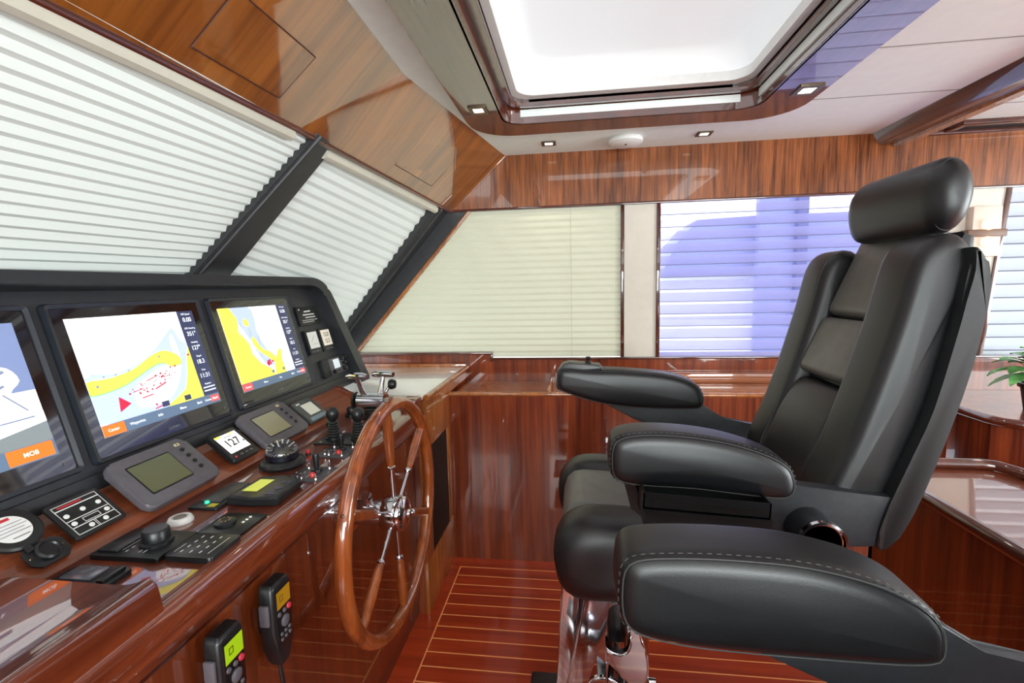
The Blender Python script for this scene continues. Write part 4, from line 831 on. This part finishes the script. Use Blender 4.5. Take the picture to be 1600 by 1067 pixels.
# plant
pp = Vector((2.075, 2.40, .835)); t = thing('potted_plant', 'green leafy potted plant in a black pot, cut by the right edge', 'plant', pp)
lathe('pot', [(0, 0), (.055, 0), (.072, .105), (.082, .107), (.082, .125), (.070, .125), (.066, .115), (0, .112)], ID(*pp), PLAS, t, 32)
LEAF = noisy(mat('leaf_green', (96, 158, 84), .45), 30, .45); LEAF2 = noisy(mat('leaf_dark', (48, 108, 56), .45), 30, .4); rr = random.Random(5)
for i in range(44):
    a = 2.4*i+rr.uniform(-.3, .3); el = rr.uniform(.15, 1.25); ln = rr.uniform(.06, .14); st = pp+Vector((0, 0, .115)); dirv = Vector((math.cos(a)*math.cos(el), math.sin(a)*math.cos(el), math.sin(el)))
    mid = st+dirv*ln*.75+Vector((0, 0, .03)); bm = bmesh.new(); b_tube(bm, [st, st.lerp(mid, .5)+Vector((0, 0, .01)), mid], .0016, 5)
    side = dirv.cross(Vector((0, 0, 1))).normalized(); fw = (dirv*.8+Vector((0, 0, -.25))).normalized(); wdt = rr.uniform(.026, .04); L_ = rr.uniform(.08, .12); prev = None
    for k in range(8):
        s = k/7; wv = wdt*math.sin(math.pi*min(1, s*.93+.05))**.7*(1+.18*(k % 2)); p = mid+fw*L_*s+Vector((0, 0, -.05*s*s)); cur = (bm.verts.new(p-side*wv+Vector((0, 0, .006))), bm.verts.new(p), bm.verts.new(p+side*wv+Vector((0, 0, .006))))
        if prev:
            for q in (0, 1): bm.faces.new((prev[q], prev[q+1], cur[q+1], cur[q]))
        prev = cur
    bm_obj('leaf', bm, LEAF if i % 3 else LEAF2, t)
# ================================================================ HELM CHAIRS
ARM_MID = [(0.069, 1.11), (0.076, 1.136), (0.103, 1.15), (0.15, 1.155), (0.216, 1.152), (0.294, 1.139), (0.371, 1.115), (0.429, 1.086), (0.451, 1.055), (0.455, 1.02), (0.445, 0.999), (0.42, 0.991), (0.336, 1.0), (0.244, 1.011), (0.164, 1.014), (0.103, 1.021), (0.075, 1.04), (0.069, 1.074)]
ARM_FAR = [(-0.068, 1.094), (-0.062, 1.153), (-0.032, 1.168), (0.059, 1.160), (0.16, 1.157), (0.314, 1.141), (0.412, 1.107), (0.445, 1.061), (0.442, 1.015), (0.403, 1.003), (0.227, 1.006), (0.092, 1.024), (0.001, 1.052), (-0.056, 1.077)]
ARM_NEAR = [(0.05, 1.095), (0.054, 1.118), (0.07, 1.132), (0.116, 1.138), (0.18, 1.139), (0.258, 1.133), (0.335, 1.113), (0.395, 1.087), (0.433, 1.063), (0.455, 1.039), (0.46, 1.018), (0.46, 0.979), (0.45, 0.965), (0.403, 0.956), (0.249, 0.957), (0.151, 0.963), (0.092, 0.977), (0.062, 0.998), (0.051, 1.04)]
def fit(P, y0, yn, yf):
    z0, z1 = min(p[1] for p in P), max(p[1] for p in P); x0, x1 = min(p[0] for p in P), max(p[0] for p in P); out = []
    for x, z in P:
        t = (z-z0)/(z1-z0); s = (yn+(yf-yn)*t)/y0; r = (x-x0)/(x1-x0); sx = (yn+(yf-yn)*t*(1-r**6))/y0; out.append((x*sx, 1.45-(1.45-z)*s))
    return out
ARM_MID = fit(ARM_MID, 1.03, .99, 1.062); ARM_FAR = fit(ARM_FAR, 1.72, 1.67, 1.745); ARM_NEAR = fit(ARM_NEAR, .62, .592, .672)
BOL = [(0.532, 0.965), (0.583, 1.103), (0.625, 1.242), (0.66, 1.375), (0.683, 1.478), (0.709, 1.522), (0.749, 1.536), (0.779, 1.518), (0.796, 1.478), (0.798, 1.437), (0.788, 1.409), (0.771, 1.385), (0.768, 1.35), (0.757, 1.282), (0.733, 1.174), (0.697, 1.062), (0.665, 0.975), (0.635, 0.935), (0.553, 0.930)]
WING0 = [(0.786, 1.506), (0.805, 1.487), (0.814, 1.449), (0.815, 1.399), (0.804, 1.309), (0.783, 1.204), (0.751, 1.082), (0.711, 0.955), (0.672, 0.874), (0.648, 0.865), (0.640, 0.885), (0.66, 0.966), (0.695, 1.066), (0.732, 1.177), (0.765, 1.336), (0.776, 1.4), (0.787, 1.46)]
WING = [(x*.972, 1.45-(1.45-z)*.972) for x, z in WING0]
def seam(name, P, ins, y, parent, r=.0011, lift=0):
    Q = inset(resample(spline(P, 4), 72), ins); return tube(name, [(q[0], y, q[1]) for q in Q], r, SEAM, parent, 6, True)
def stitches(P, ins, y, parent, part=None):
    Q = inset(resample(spline(P, 4), 320), ins); bm = bmesh.new(); n = len(Q)
    for i in range(0, n, 4):
        a, b = Q[i], Q[(i+2) % n]
        if part and not part(a): continue
        b_tube(bm, [(a[0], y, a[1]), (b[0], y, b[1])], .0007, 4)
    return bm_obj('stitching', bm, mat('stitch', (74, 74, 73), .6) if 'stitch' not in bpy.data.materials else bpy.data.materials['stitch'], parent, False)
def helm_chair(dy, label, far_prof, joystick):
    O = lambda y: XZ(0)
    t = thing('helm_chair', label, 'chair', (.25, 1.36+dy, 0), 'black leather helm chairs'); X = XZ(0)
    # seat
    sb = [(-.058, .767), (-.052, .826), (-.018, .868), (.044, .887), (.2, .880), (.45, .868), (.56, .84), (.58, .78), (.56, .715), (.4, .69), (.043, .672), (-.035, .695)]
    sc_ = [(-.040, .77), (-.034, .835), (-.008, .868), (.05, .874), (.25, .862), (.5, .855), (.6, .84), (.6, .74), (.4, .70), (.03, .695), (-.028, .72)]
    a = pillow('seat_bolster', sb, 1.085+dy, 1.245+dy, X, .055, LEA, t, puff=.006); seam('seam', sb, .012, 1.11+dy, a)
    pillow('seat_cushion', sc_, 1.225+dy, 1.485+dy, X, .022, LEA_LIT, t, puff=.0)
    a = pillow('seat_bolster', sb, 1.465+dy, 1.625+dy, X, .055, LEA, t, puff=.006)
    box('seat_pan', .0, .58, 1.14+dy, 1.57+dy, .655, .70, SHELL, t, bev=.01)
    # back
    B = Fr((.546, 0, .95), (.922, 0, -.387), (.387, 0, .922), (0, 1, 0))
    def cr(u0, u1, v0, v1, r): return rrect(u1-u0, v1-v0, r, 4, (u0+u1)/2, (v0+v1)/2)
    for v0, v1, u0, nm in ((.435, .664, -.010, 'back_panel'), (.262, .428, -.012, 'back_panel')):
        pillow(nm, cr(u0, u0+.075, v0, v1, .02), 1.205+dy, 1.475+dy, B, .018, LEA_LIT, t, sm=False, n=64, puff=0)
    pillow('lumbar_panel', [(.03, .255), (.002, .235), (-.012, .16), (-.010, .06), (.005, -.03), (.03, -.08), (.11, -.08), (.10, .25)], 1.2+dy, 1.48+dy, B, .03, LEA, t, puff=0)
    prism('back_pad', [(.035, -.09), (.035, .660), (.06, .660), (.085, .60), (.11, .0)], 1.17+dy, 1.51+dy, B, LEA, t, .01)
    a = pillow('back_bolster', BOL, 1.068+dy, 1.215+dy, X, .030, LEA, t, n=84, puff=.004); seam('seam', BOL, .012, 1.081+dy, a)
    seam('seam', BOL, .010, 1.2075+dy, a)
    a = pillow('back_bolster', [(x+.016, z-.006) for x, z in BOL], 1.47+dy, 1.612+dy, X, .030, LEA, t, n=84, puff=.004); seam('seam', BOL, .010, 1.4725+dy, a)
    bm = bmesh.new()
    for y0, y1 in ((1.040, 1.078), (1.602, 1.640)): b_prism(bm, spline(WING, 3), y0+dy, y1+dy, X, .008, 3)
    b_prism(bm, spline([(.776, 1.48), (.788, 1.44), (.791, 1.39), (.780, 1.309), (.760, 1.204), (.729, 1.082), (.690, .955), (.660, .89), (.635, .90), (.67, .99), (.70, 1.10), (.73, 1.22), (.745, 1.33), (.760, 1.46)], 3), 1.05+dy, 1.63+dy, X, .006, 2)
    bm_obj('back_shell', bm, LEA, t)
    # headrest
    hp = [(.745, 1.568), (.738, 1.612), (.747, 1.652), (.776, 1.675), (.804, 1.658), (.815, 1.615), (.806, 1.568), (.786, 1.545), (.762, 1.545)]
    hp = [((x-.777)*1.14+.775, (z-1.61)*1.20+1.620) for x, z in hp]
    a = pillow('headrest', hp, 1.105+dy, 1.462+dy, X, .052, LEA, t, puff=.0, scaled=True, rings=8); seam('seam', hp, .006, 1.135+dy, a); seam('seam', hp, .006, 1.435+dy, a)
    # armrests
    for prof, y0, y1, nm, near in ((ARM_MID, .975, 1.080, 'n', True), (far_prof, 1.655, 1.762, 'f', False)):
        a = pillow('armrest', prof, y0+dy, y1+dy, X, .026, LEA, t, n=96, rings=6, puff=.004)
        seam('seam', prof, .0055, y0+.0072+dy, a); stitches(prof, .0012, y0+.0125+dy, a, lambda q: q[1] > 1.03 or q[0] < .1)
        if near:
            prism('arm_bracket', [(.10, 1.03), (.12, .95), (.15, .925), (.40, .895), (.46, .875), (.62, .885), (.68, .93), (.66, .995), (.60, 1.0), (.47, 1.015), (.44, 1.02)], 1.046+dy, 1.078+dy, X, SHELL, a, .004)
        else:
            prism('arm_bracket', [(.08, 1.04), (.431, 1.03), (.506, .975), (.60, .960), (.67, .955), (.66, .87), (.50, .855), (.34, .915), (.20, .975)], 1.700+dy, 1.724+dy, X, SHELL, a, .004)
        yy = .985 if near else 1.66
        hb = lathe('arm_hinge', [(0, .004), (.038, .004), (.046, .008), (.048, .085), (0, .085)], Fr((.487, .978+dy if near else 1.735+dy, .922), (1, 0, 0), (0, 0, 1), (0, 1, 0)), SHELL, a, 28)
        lathe('chrome_ring', [(.040, .004), (.042, -.002), (.047, -.001), (.0485, .006), (.046, .010)], Fr((.487, .978+dy if near else 1.735+dy, .922), (1, 0, 0), (0, 0, 1), (0, 1, 0)), CHR, a, 32)
    # open tray hung on the near arm
    T = Fr((.132, 0, 1.038), (.998, 0, -.06), (.06, 0, .998), (0, 1, 0)); bm = bmesh.new(); L_, D0, D1, Hh, th = .240, .935+dy, 1.0+dy, .032, .003
    b_box(bm, 0, L_, -Hh, -Hh+th, D0, D1, T); b_box(bm, 0, L_, -Hh, 0, D0, D0+th, T); b_box(bm, 0, L_, -Hh, 0, D1-th, D1, T); b_box(bm, 0, th, -Hh, 0, D0, D1, T); b_box(bm, L_-th, L_, -Hh, 0, D0, D1, T)
    b_box(bm, .01, L_-.01, -.014, -.011, D0-.003, D0+.002, T); b_box(bm, 0, L_+.004, -.036, -.032, D0-.006, D1+.05, T); b_box(bm, 0.006, L_+.006, -.075, -.036, D0+.004, D1+.045, T)
    bm_obj('side_tray', bm, PLAS, t, False)
    if joystick:
        P_ = [(-.060, 1.150), (-.045, 1.172), (-.02, 1.178), (.04, 1.172), (.085, 1.168), (.095, 1.155), (.09, 1.15), (-.04, 1.148)]
        cp = prism('control_pad', P_, 1.668+dy, 1.750+dy, X, PLAS, t, .003)
        for i in range(6): lathe('pad_key', [(0, 0), (.005, 0), (.004, .004), (0, .005)], Fr((-.03+.014*i, 1.69+dy, 1.174-.001*i), (1, 0, 0), (0, 1, 0), (0, 0, 1)), PLASG, cp, 10)
        lathe('pad_joystick', [(0, 0), (.013, 0), (.010, .006), (.005, .010), (.008, .018), (.009, .023), (0, .025)], Fr((.045, 1.72+dy, 1.17), (1, 0, 0), (0, 1, 0), (0, 0, 1)), PLAS, cp, 14)
    # pedestal, yoke and footrest
    Z = Fr((.165, 1.37+dy, 0), (1, 0, 0), (0, 1, 0), (0, 0, 1))
    p = lathe('pedestal', [(0, 0), (.20, 0), (.20, .012), (.06, .030), (.048, .05), (.046, .50), (.040, .505), (.040, .66), (0, .66)], Z, CHR, t, 40)
    lathe('height_lock', [(0, 0), (.010, 0), (.010, .02), (0, .022)], Fr((.21, 1.36+dy, .26), (0, 1, 0), (0, 0, 1), (1, 0, 0)), CHR, p, 14)
    for y in (1.235, 1.48):
        prism('side_plate', [(.030, .665), (.098, .665), (.075, .50), (.030, .36), (-.010, .20), (-.020, .10), (-.062, .10), (-.050, .24), (-.010, .42)], y+dy, y+.022+dy, X, CHR, t, .006, 3)
        prism('front_plate', [(-.040, .665), (.012, .665), (.0, .45), (-.035, .20), (-.045, .10), (-.075, .10), (-.062, .3)], y+.024+dy, y+.046+dy, X, CHR, t, .006, 3)
    # cast yoke with a window, cut into one plate
    def holed(name, outer_, hole, y0, y1):
        n = 48; A = resample(spline(outer_, 4), n); Bq = resample(spline(hole, 4), n); k = int(np.argmin(((Bq-A[0])**2).sum(1))); Bq = np.roll(Bq, -k, 0); bm = bmesh.new()
        L_ = [[bm.verts.new((p[0], y, p[1])) for p in Q] for Q, y in ((A, y0), (Bq, y0), (Bq, y1), (A, y1))]
        for i in range(4):
            P1, P2 = L_[i], L_[(i+1) % 4]
            for j in range(n): bm.faces.new((P1[j], P1[(j+1) % n], P2[(j+1) % n], P2[j]))
        ed = [e for e in bm.edges if any(e.verts[0] in l and e.verts[1] in l for l in L_)]
        bmesh.ops.bevel(bm, geom=ed, offset=.005, segments=3, affect='EDGES')
        return bm_obj(name, bm, CHR, t, 50)
    for y in (1.27, 1.45):
        holed('yoke', [(.060, .56), (.048, .47), (.050, .405), (.10, .365), (.150, .315), (.19, .33), (.195, .40), (.175, .47), (.165, .56), (.11, .60)], [(.084, .54), (.076, .46), (.082, .425), (.115, .41), (.142, .43), (.146, .50), (.14, .54), (.11, .56)], y+dy, y+.028+dy)
        holed('foot_frame', [(-.045, .06), (-.02, .16), (.015, .27), (.04, .325), (.10, .325), (.145, .27), (.155, .16), (.15, .06), (.05, .04)], [(.005, .10), (.025, .20), (.045, .27), (.055, .275), (.062, .20), (.062, .11), (.035, .095)], y+.004+dy, y+.022+dy)
    box('gas_box', .088, .135, 1.33+dy, 1.41+dy, .40, .56, PLAS, t, bev=.004)
    box('footrest', -.16, .02, 1.22+dy, 1.52+dy, .10, .125, PLAS, t, bev=.008)
    return t
helm_chair(0, 'complete black leather helm chair with headrest and three-panel back, facing the wheel', ARM_FAR, True)
helm_chair(-1.075, 'second black leather helm chair, only its big armrest shows across the lower right foreground', ARM_NEAR, False)
